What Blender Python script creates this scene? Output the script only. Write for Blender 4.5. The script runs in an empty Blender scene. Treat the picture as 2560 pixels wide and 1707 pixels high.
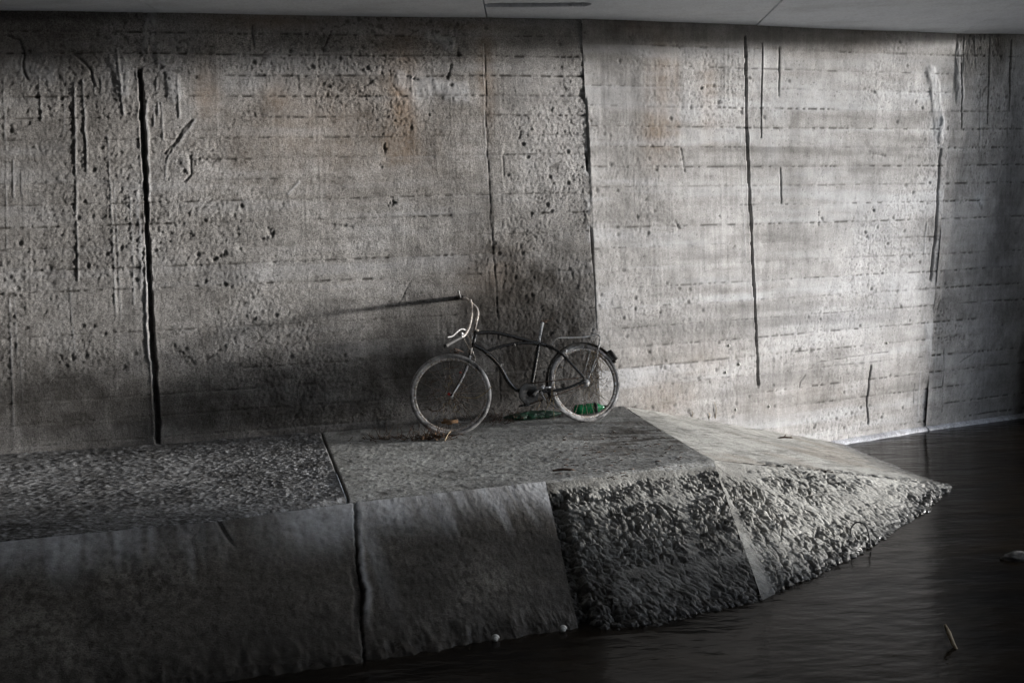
import bpy, math, random
import numpy as np
from mathutils import Vector, Matrix

# ------------------------------------------------------------------ camera, sky, sun, exposure
scene = bpy.context.scene
COL = scene.collection
F, CAM_Z = 3000.0, 1.3
PITCH, ROLL = math.atan(193/F), -0.04
cam = bpy.data.cameras.new('camera')
cam.sensor_width = 36; cam.lens = F/2560*36; cam.clip_start = .05; cam.clip_end = 2000
cam_o = bpy.data.objects.new('camera', cam); COL.objects.link(cam_o)
M3 = Matrix.Rotation(math.pi/2-PITCH, 3, 'X') @ Matrix.Rotation(ROLL, 3, 'Z')
cam_o.matrix_world = Matrix.Translation((0, 0, CAM_Z)) @ M3.to_4x4()
scene.camera = cam_o

SUN_EL, SUN_AZ = math.radians(3.9), math.radians(0.0)     # azimuth from +X towards +Y
world = bpy.data.worlds.new('World'); scene.world = world; world.use_nodes = True
wn = world.node_tree; wn.nodes.clear()
sky = wn.nodes.new('ShaderNodeTexSky'); sky.sky_type = 'NISHITA'; sky.sun_disc = False
sky.sun_elevation = SUN_EL; sky.sun_rotation = math.pi/2 - SUN_AZ
sky.air_density = 0.6; sky.dust_density = 0.3; sky.ozone_density = 2.0
hs = wn.nodes.new('ShaderNodeHueSaturation'); hs.inputs['Saturation'].default_value = .3
bg = wn.nodes.new('ShaderNodeBackground'); bg.inputs[1].default_value = .15
wo = wn.nodes.new('ShaderNodeOutputWorld')
wn.links.new(sky.outputs[0], hs.inputs['Color']); wn.links.new(hs.outputs[0], bg.inputs[0]); wn.links.new(bg.outputs[0], wo.inputs[0])
sun = bpy.data.lights.new('sun', 'SUN'); sun.energy = 1.1; sun.angle = math.radians(3.5); sun.color = (1, .975, .95)
sun_o = bpy.data.objects.new('sun', sun); COL.objects.link(sun_o)
sd = Vector((math.cos(SUN_EL)*math.cos(SUN_AZ), math.cos(SUN_EL)*math.sin(SUN_AZ), math.sin(SUN_EL)))
sun_o.rotation_euler = sd.to_track_quat('Z', 'Y').to_euler(); sun_o.location = sd*40
scene.view_settings.view_transform = 'Standard'; scene.view_settings.look = 'None'
scene.view_settings.exposure = 2.85; scene.view_settings.gamma = 1
scene.render.engine = 'CYCLES'
scene.cycles.max_bounces = 8; scene.cycles.diffuse_bounces = 5; scene.cycles.glossy_bounces = 4
scene.cycles.use_denoising = True
scene.cycles.sample_clamp_indirect = 12

# ------------------------------------------------------------------ helpers
RR = np.array([list(r) for r in M3]); CO = np.array([0, 0, CAM_Z])
def ray(x, y): return RR @ np.array([(x-1280)/F, (853.5-y)/F, -1.])
def atz(x, y, z): d = ray(x, y); return CO + d*(z-CAM_Z)/d[2]
def aty(x, y, Y): d = ray(x, y); return CO + d*Y/d[1]
def onpl(x, y, p, n): d = ray(x, y); return CO + d*np.dot(np.array(p)-CO, n)/np.dot(d, n)

def hsh(ix, iy, iz, seed):
    h = (ix.astype(np.int64)*374761393 + iy.astype(np.int64)*668265263 + iz.astype(np.int64)*2147483647 + seed*974634777) & 0xffffffff
    h = ((h ^ (h >> 13))*1274126177) & 0xffffffff
    h = ((h ^ (h >> 15))*2246822519) & 0xffffffff
    h = h ^ (h >> 16)
    return (h & 0xffffff)/float(0xffffff)
def vn(x, y, seed=0, rot=False):            # smooth value noise in 0..1
    x, y = np.broadcast_arrays(x, y)
    if rot: a = .5+seed*1.7; x, y = x*math.cos(a)-y*math.sin(a), x*math.sin(a)+y*math.cos(a)
    ix, iy = np.floor(x), np.floor(y); fx, fy = x-ix, y-iy
    fx = fx*fx*(3-2*fx); fy = fy*fy*(3-2*fy); z0 = np.zeros_like(ix)
    a = hsh(ix, iy, z0, seed); b = hsh(ix+1, iy, z0, seed); c = hsh(ix, iy+1, z0, seed); d = hsh(ix+1, iy+1, z0, seed)
    return (a*(1-fx)+b*fx)*(1-fy)+(c*(1-fx)+d*fx)*fy
def fbm(x, y, seed=0, o=4, g=.5, l=2.03):
    s = 0; a = 1; t = 0
    for i in range(o):
        s = s + a*vn(x, y, seed+i*17, True); t += a; a *= g; x = x*l+3.1; y = y*l+7.7
    return s/t
def worley(x, y, seed=0):        # distances to the nearest and second nearest scattered point, and the nearest one's random number
    ix, iy = np.floor(x), np.floor(y); z0 = np.zeros_like(ix); f1_ = np.full(x.shape, 9.); f2_ = f1_.copy(); idn = np.zeros(x.shape)
    for a in (-1, 0, 1):
        for b in (-1, 0, 1):
            cx, cy = ix+a, iy+b; px = cx+hsh(cx, cy, z0, seed); py = cy+hsh(cx, cy, z0, seed+5); d = np.hypot(x-px, y-py)
            m = d < f1_; f2_ = np.where(m, f1_, np.minimum(f2_, d)); idn = np.where(m, hsh(cx, cy, z0, seed+9), idn); f1_ = np.where(m, d, f1_)
    return f1_, f2_, idn
def sst(e0, e1, x):
    t = np.clip((x-e0)/(e1-e0), 0, 1); return t*t*(3-2*t)
def seg_d(u, v, pts):            # distance of grid points to a polyline, with parameter 0..1 along it
    best = np.full(u.shape, 1e9); par = np.zeros(u.shape); side = np.zeros(u.shape)
    n = len(pts)-1
    for i in range(n):
        (x0, y0), (x1, y1) = pts[i], pts[i+1]
        dx, dy = x1-x0, y1-y0; L = dx*dx+dy*dy+1e-12
        t = np.clip(((u-x0)*dx+(v-y0)*dy)/L, 0, 1)
        ex, ey = u-(x0+t*dx), v-(y0+t*dy); d = np.hypot(ex, ey)
        m = d < best; best = np.where(m, d, best); par = np.where(m, (i+t)/n, par)
        side = np.where(m, np.sign(ex*dy-ey*dx), side)
    return best, par, side

def tag(o, label=None, cat=None, group=None, kind=None):
    if label: o['label'] = label
    if cat: o['category'] = cat
    if group: o['group'] = group
    if kind: o['kind'] = kind
    return o
def link(name, me, parent=None, mat=None):
    o = bpy.data.objects.new(name, me); COL.objects.link(o)
    if parent is not None: o.parent = parent; o.matrix_parent_inverse = Matrix.Identity(4)
    if mat and me: me.materials.append(mat)
    return o
def empty(name, loc=(0, 0, 0)):
    o = bpy.data.objects.new(name, None); COL.objects.link(o); o.location = loc; o.empty_display_size = .1
    return o

def grid_mesh(name, P, mat, parent=None, attr=None, smooth=True, flip=False):
    n, m = P.shape[:2]
    me = bpy.data.meshes.new(name)
    idx = np.arange(n*m).reshape(n, m)
    q = np.stack([idx[:-1, :-1], idx[1:, :-1], idx[1:, 1:], idx[:-1, 1:]], -1).reshape(-1, 4)
    if flip: q = q[:, ::-1]
    me.vertices.add(n*m); me.vertices.foreach_set('co', P.reshape(-1).astype(np.float32))
    me.loops.add(q.size); me.loops.foreach_set('vertex_index', q.reshape(-1).astype(np.int32))
    me.polygons.add(len(q)); me.polygons.foreach_set('loop_start', np.arange(0, q.size, 4, dtype=np.int32))
    me.polygons.foreach_set('loop_total', np.full(len(q), 4, np.int32))
    me.polygons.foreach_set('use_smooth', np.full(len(q), smooth))
    me.update(calc_edges=True)
    if attr is not None:
        a = me.color_attributes.new('stain_shade', 'FLOAT_COLOR', 'POINT')
        c = np.ones((n*m, 4), np.float32); c[:, :attr.shape[-1]] = attr.reshape(n*m, -1)
        a.data.foreach_set('color', c.reshape(-1))
    return link(name, me, parent, mat)
def normals(P):
    du = np.gradient(P, axis=0); dv = np.gradient(P, axis=1)
    n = np.cross(du, dv); return n/(np.linalg.norm(n, axis=-1, keepdims=True)+1e-12)

class MB:
    def __init__(s): s.v = []; s.f = []
    def add(s, v, f):
        b = len(s.v); s.v += [tuple(map(float, p)) for p in v]; s.f += [tuple(i+b for i in q) for q in f]; return s
    def box(s, c, h, R=None):
        R = R if R is not None else np.eye(3); c = np.array(c, float)
        v = [c+R@np.array([x*h[0], y*h[1], z*h[2]]) for x in (-1, 1) for y in (-1, 1) for z in (-1, 1)]
        return s.add(v, [(0, 1, 3, 2), (4, 6, 7, 5), (0, 4, 5, 1), (2, 3, 7, 6), (0, 2, 6, 4), (1, 5, 7, 3)])
    def tube(s, pts, r, n=8, closed=False, smooth=0, flat=1.0):
        pts = [np.array(p, float) for p in pts]
        if smooth and len(pts) > 2: pts, r = cr(pts, r, smooth)
        k = len(pts); rr = r if hasattr(r, '__len__') else [r]*k
        V = []; up = np.array([.13, .31, .94])
        prev = None
        for i in range(k):
            t = pts[(i+1) % k]-pts[i-1] if (closed or 0 < i < k-1) else (pts[1]-pts[0] if i == 0 else pts[-1]-pts[-2])
            t = t/(np.linalg.norm(t)+1e-12)
            a = prev if prev is not None else up
            a = a-t*np.dot(a, t)
            if np.linalg.norm(a) < 1e-3: a = np.array([1, 0, 0.])-t*t[0]
            a /= np.linalg.norm(a); prev = a; b = np.cross(t, a)
            for j in range(n):
                w = 2*math.pi*j/n; V.append(pts[i]+rr[i]*(a*math.cos(w)+b*math.sin(w)*flat))
        Fc = [(i*n+j, i*n+(j+1) % n, ((i+1) % k)*n+(j+1) % n, ((i+1) % k)*n+j) for i in range(k if closed else k-1) for j in range(n)]
        if not closed: Fc += [tuple(range(n))[::-1], tuple((k-1)*n+j for j in range(n))]
        return s.add(V, Fc)
    def lathe(s, prof, C, ax, n=48, arc=(0, 2*math.pi), ref=None):   # prof: closed loop of (radius, offset along the axis)
        ax = np.array(ax, float); ax /= np.linalg.norm(ax)
        e = np.array(ref if ref is not None else (0, 0, 1.)); e = e-ax*np.dot(e, ax); e /= np.linalg.norm(e); g = np.cross(ax, e)
        full = abs(arc[1]-arc[0]-2*math.pi) < 1e-6; m = len(prof); k = n if full else n+1; V = []
        for i in range(k):
            w = arc[0]+(arc[1]-arc[0])*i/n
            for (r, h) in prof: V.append(np.array(C)+ax*h+r*(e*math.cos(w)+g*math.sin(w)))
        Fc = [(i*m+j, ((i+1) % k)*m+j, ((i+1) % k)*m+(j+1) % m, i*m+(j+1) % m) for i in range(n) for j in range(m)]
        if not full: Fc += [tuple(range(m)), tuple((k-1)*m+j for j in range(m))[::-1]]
        return s.add(V, Fc)
    def build(s, name, mat, parent=None, smooth=True, org=None):
        me = bpy.data.meshes.new(name)
        o0 = np.array(org if org is not None else (0, 0, 0), float)
        me.from_pydata([tuple(np.array(p)-o0) for p in s.v], [], s.f); me.validate(); me.update()
        if smooth:
            me.polygons.foreach_set('use_smooth', [len(p.vertices) <= 4 for p in me.polygons])
        return link(name, me, parent, mat)
def cr(pts, r, n):               # Catmull-Rom resampling of a path and its radii
    P = [pts[0]]+list(pts)+[pts[-1]]; rl = r if hasattr(r, '__len__') else [r]*len(pts); out = []; ro = []
    for i in range(1, len(P)-2):
        for k in range(n):
            t = k/n; a, b, c, d = P[i-1], P[i], P[i+1], P[i+2]
            out.append(.5*((2*b)+(c-a)*t+(2*a-5*b+4*c-d)*t*t+(3*b-a-3*c+d)*t**3)); ro.append(rl[i-1]*(1-t)+rl[i]*t)
    out.append(pts[-1]); ro.append(rl[-1]); return out, ro

# ------------------------------------------------------------------ materials
def concrete(name, base, dark, light=None, rough=.88, bump=.5, fine=90., rust=(.21, .135, .075), damp_shade=(.025, .021, .017), pale=(.52, .53, .55), wet_z=None, streak=0., spec=.3, speck=.8):
    m = bpy.data.materials.new(name); m.use_nodes = True; t = m.node_tree; t.nodes.clear(); L = t.links.new
    N = lambda k, **kw: [setattr(x := t.nodes.new(k), a, b) for a, b in kw.items()] and x or x if kw else t.nodes.new(k)
    tc = t.nodes.new('ShaderNodeTexCoord'); co = tc.outputs['Object']
    def noise(sc, det=6, ro=.6, vec=None, dist=0):
        n = t.nodes.new('ShaderNodeTexNoise'); n.inputs['Scale'].default_value = sc; n.inputs['Detail'].default_value = det
        n.inputs['Roughness'].default_value = ro; n.inputs['Distortion'].default_value = dist; L(vec or co, n.inputs['Vector']); return n.outputs['Fac']
    def ramp(f, *st):
        r = t.nodes.new('ShaderNodeValToRGB'); e = r.color_ramp.elements
        while len(e) < len(st): e.new(.5)
        for el, (p, c) in zip(e, st): el.position = p; el.color = (*c, 1) if len(c) == 3 else c
        L(f, r.inputs[0]); return r.outputs[0]
    def mix(f, a, b, mode='MIX'):
        x = t.nodes.new('ShaderNodeMixRGB'); x.blend_type = mode
        for s, v in zip(x.inputs, (f, a, b)):
            if hasattr(v, 'is_linked'): L(v, s)
            elif isinstance(v, tuple): s.default_value = (*v, 1)
            else: s.default_value = v
        return x.outputs[0]
    def math_(op, a, b=None):
        x = t.nodes.new('ShaderNodeMath'); x.operation = op; x.use_clamp = True
        for s, v in zip(x.inputs, (a, b)):
            if v is None: continue
            if hasattr(v, 'is_linked'): L(v, s)
            else: s.default_value = v
        return x.outputs[0]
    c = ramp(noise(1.6, 8, .62), (.3, dark), (.5, base), (.72, light or tuple(x*1.25 for x in base)))
    c = mix(min(.75, speck*1.2), c, ramp(noise(9, 8, .7), (.34, (.5, .49, .48)), (.5, (1, 1, 1)), (.68, (1.3, 1.3, 1.3))), 'MULTIPLY')
    c = mix(speck, c, ramp(noise(fine, 4, .75), (.38, (.32, .32, .32)), (.5, (1, 1, 1)), (.64, (1.55, 1.55, 1.55))), 'MULTIPLY')
    if streak:
        mp = t.nodes.new('ShaderNodeMapping'); mp.inputs['Scale'].default_value = (1, 1, .06); L(co, mp.inputs[0])
        c = mix(streak, c, ramp(noise(26, 5, .65, mp.outputs[0]), (.3, (.55, .55, .56)), (.55, (1, 1, 1)), (.8, (1.3, 1.3, 1.28))), 'MULTIPLY')
    # pits
    vo = t.nodes.new('ShaderNodeTexVoronoi'); vo.inputs['Scale'].default_value = 34; L(co, vo.inputs['Vector'])
    pit = math_('MULTIPLY', ramp(vo.outputs['Distance'], (.0, (1, 1, 1)), (.24, (0, 0, 0))), ramp(noise(5, 3, .5), (.5, (0, 0, 0)), (.62, (1, 1, 1))))
    c = mix(math_('MULTIPLY', pit, .7*speck), c, (.03, .028, .025))
    at = t.nodes.new('ShaderNodeVertexColor'); at.layer_name = 'stain_shade'
    sp = t.nodes.new('ShaderNodeSeparateColor'); L(at.outputs[0], sp.inputs[0])
    big = noise(14, 6, .7)
    br = ramp(big, (.3, (0, 0, 0)), (.6, (1, 1, 1)))
    def amt(ch): return math_('MULTIPLY', sp.outputs[ch], math_('ADD', math_('MULTIPLY', br, .5), .5))
    c = mix(amt(0), c, rust); c = mix(amt(2), c, pale); c = mix(math_('MULTIPLY', sp.outputs[1], math_('ADD', math_('MULTIPLY', br, .2), .8)), c, damp_shade)
    b = t.nodes.new('ShaderNodeBsdfPrincipled'); b.inputs['Specular IOR Level'].default_value = spec
    rg = None
    if wet_z is not None:
        sx = t.nodes.new('ShaderNodeSeparateXYZ'); ge = t.nodes.new('ShaderNodeNewGeometry'); L(ge.outputs['Position'], sx.inputs[0])
        mr = t.nodes.new('ShaderNodeMapRange'); mr.inputs[1].default_value = wet_z[0]; mr.inputs[2].default_value = wet_z[1]; mr.inputs[3].default_value = 1; mr.inputs[4].default_value = 0
        zz = math_('ADD', sx.outputs[2], 0); zz.node.use_clamp = False
        nz = t.nodes.new('ShaderNodeMath'); nz.operation = 'MULTIPLY_ADD'; nz.inputs[1].default_value = .12; L(noise(11, 4, .6), nz.inputs[0]); L(sx.outputs[2], nz.inputs[2])
        L(nz.outputs[0], mr.inputs[0])
        c = mix(math_('MULTIPLY', mr.outputs[0], .85), c, (.014, .013, .012))
        r2 = t.nodes.new('ShaderNodeMapRange'); L(mr.outputs[0], r2.inputs[0]); r2.inputs[3].default_value = rough; r2.inputs[4].default_value = .12; rg = r2.outputs[0]
    L(c, b.inputs['Base Color'])
    if rg: L(rg, b.inputs['Roughness'])
    else: b.inputs['Roughness'].default_value = rough
    hgt = mix(.4, noise(fine*1.3, 4, .75), noise(30, 8, .75))
    hgt = mix(math_('MULTIPLY', pit, .8), hgt, (0, 0, 0))
    bu = t.nodes.new('ShaderNodeBump'); bu.inputs['Strength'].default_value = bump; bu.inputs['Distance'].default_value = .02; L(hgt, bu.inputs['Height'])
    L(bu.outputs[0], b.inputs['Normal'])
    o = t.nodes.new('ShaderNodeOutputMaterial'); L(b.outputs[0], o.inputs[0])
    return m
def simple(name, col, rough=.5, metal=0., var=.3, scale=40, dirt=None, dirt_amt=.5, bump=.1, trans=0, spec=.5):
    m = bpy.data.materials.new(name); m.use_nodes = True; t = m.node_tree; L = t.links.new
    b = t.nodes['Principled BSDF']; tc = t.nodes.new('ShaderNodeTexCoord')
    n = t.nodes.new('ShaderNodeTexNoise'); n.inputs['Scale'].default_value = scale; n.inputs['Detail'].default_value = 6; n.inputs['Roughness'].default_value = .7; L(tc.outputs['Object'], n.inputs['Vector'])
    r = t.nodes.new('ShaderNodeValToRGB'); e = r.color_ramp.elements
    d = dirt or tuple(x*(1-var) for x in col)
    e[0].position = .5-.25*dirt_amt; e[0].color = (*d, 1); e[1].position = .75-.25*dirt_amt; e[1].color = (*col, 1)
    L(n.outputs['Fac'], r.inputs[0]); L(r.outputs[0], b.inputs['Base Color'])
    b.inputs['Roughness'].default_value = rough; b.inputs['Specular IOR Level'].default_value = spec
    if metal:
        mm = t.nodes.new('ShaderNodeMapRange'); mm.inputs[1].default_value = e[0].position; mm.inputs[2].default_value = e[1].position; mm.inputs[3].default_value = 0; mm.inputs[4].default_value = metal
        L(n.outputs['Fac'], mm.inputs[0]); L(mm.outputs[0], b.inputs['Metallic'])
        rm = t.nodes.new('ShaderNodeMapRange'); rm.inputs[1].default_value = e[0].position; rm.inputs[2].default_value = e[1].position; rm.inputs[3].default_value = .8; rm.inputs[4].default_value = rough
        L(n.outputs['Fac'], rm.inputs[0]); L(rm.outputs[0], b.inputs['Roughness'])
    if trans: b.inputs['Transmission Weight'].default_value = trans
    if bump:
        bu = t.nodes.new('ShaderNodeBump'); bu.inputs['Strength'].default_value = bump; bu.inputs['Distance'].default_value = .01; L(n.outputs['Fac'], bu.inputs['Height']); L(bu.outputs[0], b.inputs['Normal'])
    return m
m_dark = concrete('sooty_concrete', (.09, .085, .08), (.05, .05, .045), (.13, .125, .12))
m_wall = concrete('board_marked_concrete', (.285, .273, .259), (.18, .171, .162), (.36, .352, .345), bump=.6, streak=.35, speck=.8)
m_wing = concrete('wing_concrete', (.345, .335, .325), (.25, .243, .235), (.46, .45, .445), bump=.35, streak=.5, fine=120, speck=.4)
m_slab = concrete('ceiling_concrete', (.82, .86, .92), (.76, .80, .86), (.86, .90, .95), bump=.04, fine=40, speck=.12)
m_path = concrete('path_concrete', (.30, .30, .285), (.18, .18, .17), (.40, .40, .385), bump=.25, fine=75)
m_gravel = concrete('pebbly_concrete', (.15, .15, .15), (.05, .05, .05), (.30, .30, .30), bump=.4, fine=60)
m_lining = concrete('lining_concrete', (.15, .137, .12), (.095, .088, .078), (.22, .205, .18), bump=.35, streak=.6, wet_z=(-.60, -.42), speck=.7)
m_apron = concrete('apron_mortar', (.34, .335, .31), (.22, .215, .2), (.46, .45, .42), bump=.5, wet_z=(-.59, -.49), speck=.5)
m_endslope = m_apron

# ------------------------------------------------------------------ the channel walls
def lerp(a, b, t): return a+(b-a)*t
TOPZ, BOTZ, WATER = 3.4, -0.65, -0.65
# plan points at z=0 / z=-.65 (bottom) and at z=3.4 (top)
S1b, S1t = (np.array([-3.93, 9.10]), np.array([.745, 10.44])), (np.array([-3.84, 9.38]), np.array([.72, 10.60]))
Cb, Ct = np.array([4.38, 12.77]), np.array([4.52, 12.02])
Eb, Et = np.array([5.77, 13.48]), np.array([5.27, 12.22])
def ruled(b0, b1, t0, t1, zb, zt):
    b0, b1, t0, t1 = [np.array(a, float) for a in (b0, b1, t0, t1)]
    def f(s, h):                 # s 0..1 along, h 0..1 up
        s = np.asarray(s)[..., None]; h = np.asarray(h)[..., None]
        xy = lerp(lerp(b0, b1, s), lerp(t0, t1, s), h); z = zb+(zt-zb)*h
        return np.concatenate([xy, z], -1)
    return f
def inv(f, px, py):              # pixel -> (s, h) on a ruled wall
    s = h = .5; e = 1e-4; d = ray(px, py)
    A = np.cross(d, [0, 0, 1.]); A /= np.linalg.norm(A); B = np.cross(d, A); B /= np.linalg.norm(B)
    g = lambda s, h: np.array([np.dot(f(s, h)-CO, A), np.dot(f(s, h)-CO, B)])
    for _ in range(12):
        r = g(s, h); J = np.stack([(g(s+e, h)-r)/e, (g(s, h+e)-r)/e], 1); ds = np.linalg.solve(J, r); s -= ds[0]; h -= ds[1]
    return s, h

abut = empty('abutment_wall', (-1.6, 9.8, 0))
tag(abut, 'high grey board-marked concrete wall the bicycle leans on, bending away at the right', 'wall')
def child_grid(name, P, *a, **k):
    return grid_mesh(name, P-np.array(abut.location), *a, parent=abut, **k)

def wall_panel(name, f, L, H, srange, step, mat, seams, feats, stain_shades, seed, lump, streaks=0., seam_amp=1., edge=None, label=None, band=.5):
    ns = int((srange[1]-srange[0])*L/step); nh = int(H/step)
    s, h = np.meshgrid(np.linspace(*srange, ns), np.linspace(0, 1, nh), indexing='ij')
    P = f(s, h); u = s*L; v = h*H
    n = normals(P); n = np.where(n[..., 1:2] > 0, -n, n)
    d = (fbm(u*1.1, v*1.1, seed)-.5)*.05                                     # slow waviness
    rough = sst(.38, .62, fbm(u*.9+5, v*1.4, seed+9))                        # rough and smooth zones
    g = lump*(.35+.65*rough)
    d += g*(fbm(u*16, v*16, seed+20, 3)-.5)*.006 + g*(fbm(u*62, v*62, seed+30, 2)-.5)*.022
    w1_, w2_, wi = worley(u*36, v*36, seed+41); dens_ = .05+.25*sst(.45, .75, fbm(u*2.3, v*2.3, seed+45))*(.4+.6*rough); pits = (wi < dens_)*sst(.34, .16, w1_) if False else (wi < dens_)*(1-sst(.14, .32, w1_)); d -= (.3+g)*pits*.007
    w1_, w2_, wi = worley(u*11, v*11, seed+47); big_ = (wi < .10*rough)*(1-sst(.12, .26, w1_+.12*(fbm(u*40, v*40, seed+48)-.5))); d -= (.3+g)*big_*.012; pits = np.maximum(pits, big_)
    # boards: small steps in relief between neighbours, ragged seams
    sm = []; tone = np.zeros(u.shape)
    for i, (hz, amp) in enumerate(seams):
        dv = v-hz-(.006*(vn(u*3, u*0+i, seed+50)-.5))
        brk = (.35+.65*sst(.3, .6, vn(u*9, u*0+i*3.7, seed+51)))*sst(.15, .5, vn(u*.9, u*0+i*1.7, seed+52))
        d -= seam_amp*amp*brk*np.exp(-(dv/.007)**2)*(.005+.013*vn(u*34, u*0+i, seed+53))
        top = seams[i+1][0] if i+1 < len(seams) else hz+.17
        inb = (v >= hz) & (v < top); tone = np.where(inb, (vn(u*.35, u*0+i*5.3, seed+56)-.5)*1.5+(vn(u*0+i*7.1, u*0, seed+57)-.5)*.7, tone)
        d += np.where(dv > 0, 1, 0)*(vn(u*.4, u*0+i, seed+54)-.5)*.004
        sm.append(seam_amp*amp*brk*np.exp(-(dv/.008)**2)*sst(.3, .6, vn(u*34, u*0+i, seed+53)))
    if streaks:
        sv = vn(u*70, v*1.1, seed+60)*vn(u*6, v*.6, seed+61); d += streaks*(sst(.3, .75, sv))*.006
    st = np.zeros(u.shape+(3,)); st[..., 1] = np.maximum(np.clip(1.5*np.max(sm, 0), 0, .9), .6*pits)
    spk = g*sst(.74, .84, vn(u*44, v*44, seed+91, True))*rough; d -= spk*.008; st[..., 1] = np.maximum(st[..., 1], .7*np.clip(spk*2, 0, 1))
    grain = fbm(u*1.1, v*13, seed+92, 3)*.6+fbm(u*.5, v*4, seed+93, 2)*.4; tone = tone*.5+(grain-.5)*2.6; d += seam_amp*(fbm(u*1.1, v*16, seed+94, 3)-.5)*.006
    st[..., 1] = np.maximum(st[..., 1], np.clip(-tone*.55, 0, .42)*band); st[..., 2] = np.maximum(st[..., 2], np.clip(tone*.7, 0, .5)*band)
    # soot, damp and limescale marks, with light and shade painted in among them
    for (kind, pts, w, depth, jag) in feats:
        q = [np.array(inv(f, *p))*np.array([L, H]) for p in pts]
        x0, x1 = min(a[0] for a in q)-.3, max(a[0] for a in q)+.3
        i0, i1 = np.searchsorted(u[:, 0], [x0, x1]); sl = slice(max(i0, 0), max(i1, 1))
        if i1 <= i0: continue
        U, V = u[sl], v[sl]
        wob = jag*.02*(fbm(V*9, U*0+len(pts), seed+70)-.5)*2
        dist, par, side = seg_d(U+wob, V, q)
        if kind == 'groove':
            ww = w*(.4+.55*vn(V*14, U*2, seed+71)+.55*vn(V*3.1, U*0, seed+78)); k = 1-sst(ww*.62, ww, dist); fade = sst(0, .012, par)*(1-sst(.985, 1, par)) if depth > .02 else 1
            d[sl] -= depth*k*fade; d[sl] += .006*np.exp(-((dist-ww*1.3)/(w*.5))**2)*vn(V*20, U*9, seed+72)
            st[sl][..., 1] = np.maximum(st[sl][..., 1], .8*k)
        elif kind == 'ridge':
            ww = w*(.45+.5*vn(V*12, U*0, seed+73)); d[sl] += .5*depth*np.exp(-(dist/ww)**2)*(1-.3*vn(V*25, U*3, seed+74))
            st[sl][..., 2] = np.maximum(st[sl][..., 2], .45*np.exp(-(dist/ww)**2))
        elif kind == 'crack':
            d[sl] -= depth*np.exp(-(dist/w)**2); st[sl][..., 1] = np.maximum(st[sl][..., 1], .7*np.exp(-(dist/w)**2))
        elif kind == 'chip':
            k = np.exp(-(dist/w)**2)*(.5+vn(U*50, V*50, seed+75)); k = k*sst(.3, .6, vn(U*70, V*70, seed+79, True)); d[sl] -= .6*depth*k; st[sl][..., 1] = np.maximum(st[sl][..., 1], np.clip(k, 0, 1)*.7)
        elif kind == 'crust':
            k = 1-sst(w*.3, w, dist+w*.8*(fbm(U*14, V*8, seed+76)-.5)); d[sl] += depth*k*(fbm(U*16, V*6, seed+77, 4)); st[sl][..., 2] = np.maximum(st[sl][..., 2], .5*k)
        elif kind == 'fill':
            d[sl] += depth*(1-sst(w*.5, w, dist))
    for (ch, px, py, rx, ry, a) in stain_shades:
        c = np.array(inv(f, px, py))*np.array([L, H]); sc = 3000/11.
        wv = .5*(fbm(u*4, v*3, seed+80)-.5)
        k = np.exp(-(((u-c[0])/(rx/sc))**2+((v-c[1])/(ry/sc))**2)*(1+wv*2))
        k = k*(.7+.9*(fbm(u*9+wv, v*(2.2 if ch == 0 else 7), seed+81)-.2))
        st[..., ch] = np.maximum(st[..., ch], a*np.clip(k, 0, 1))
    if edge is not None: d, st = edge(u, v, d, st)
    P = P+n*d[..., None]
    o = child_grid(name, P, mat, attr=np.clip(st, 0, 1))
    if label: o['label'] = label
    return o

rnd = random.Random(4)
STEP = .0085
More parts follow.
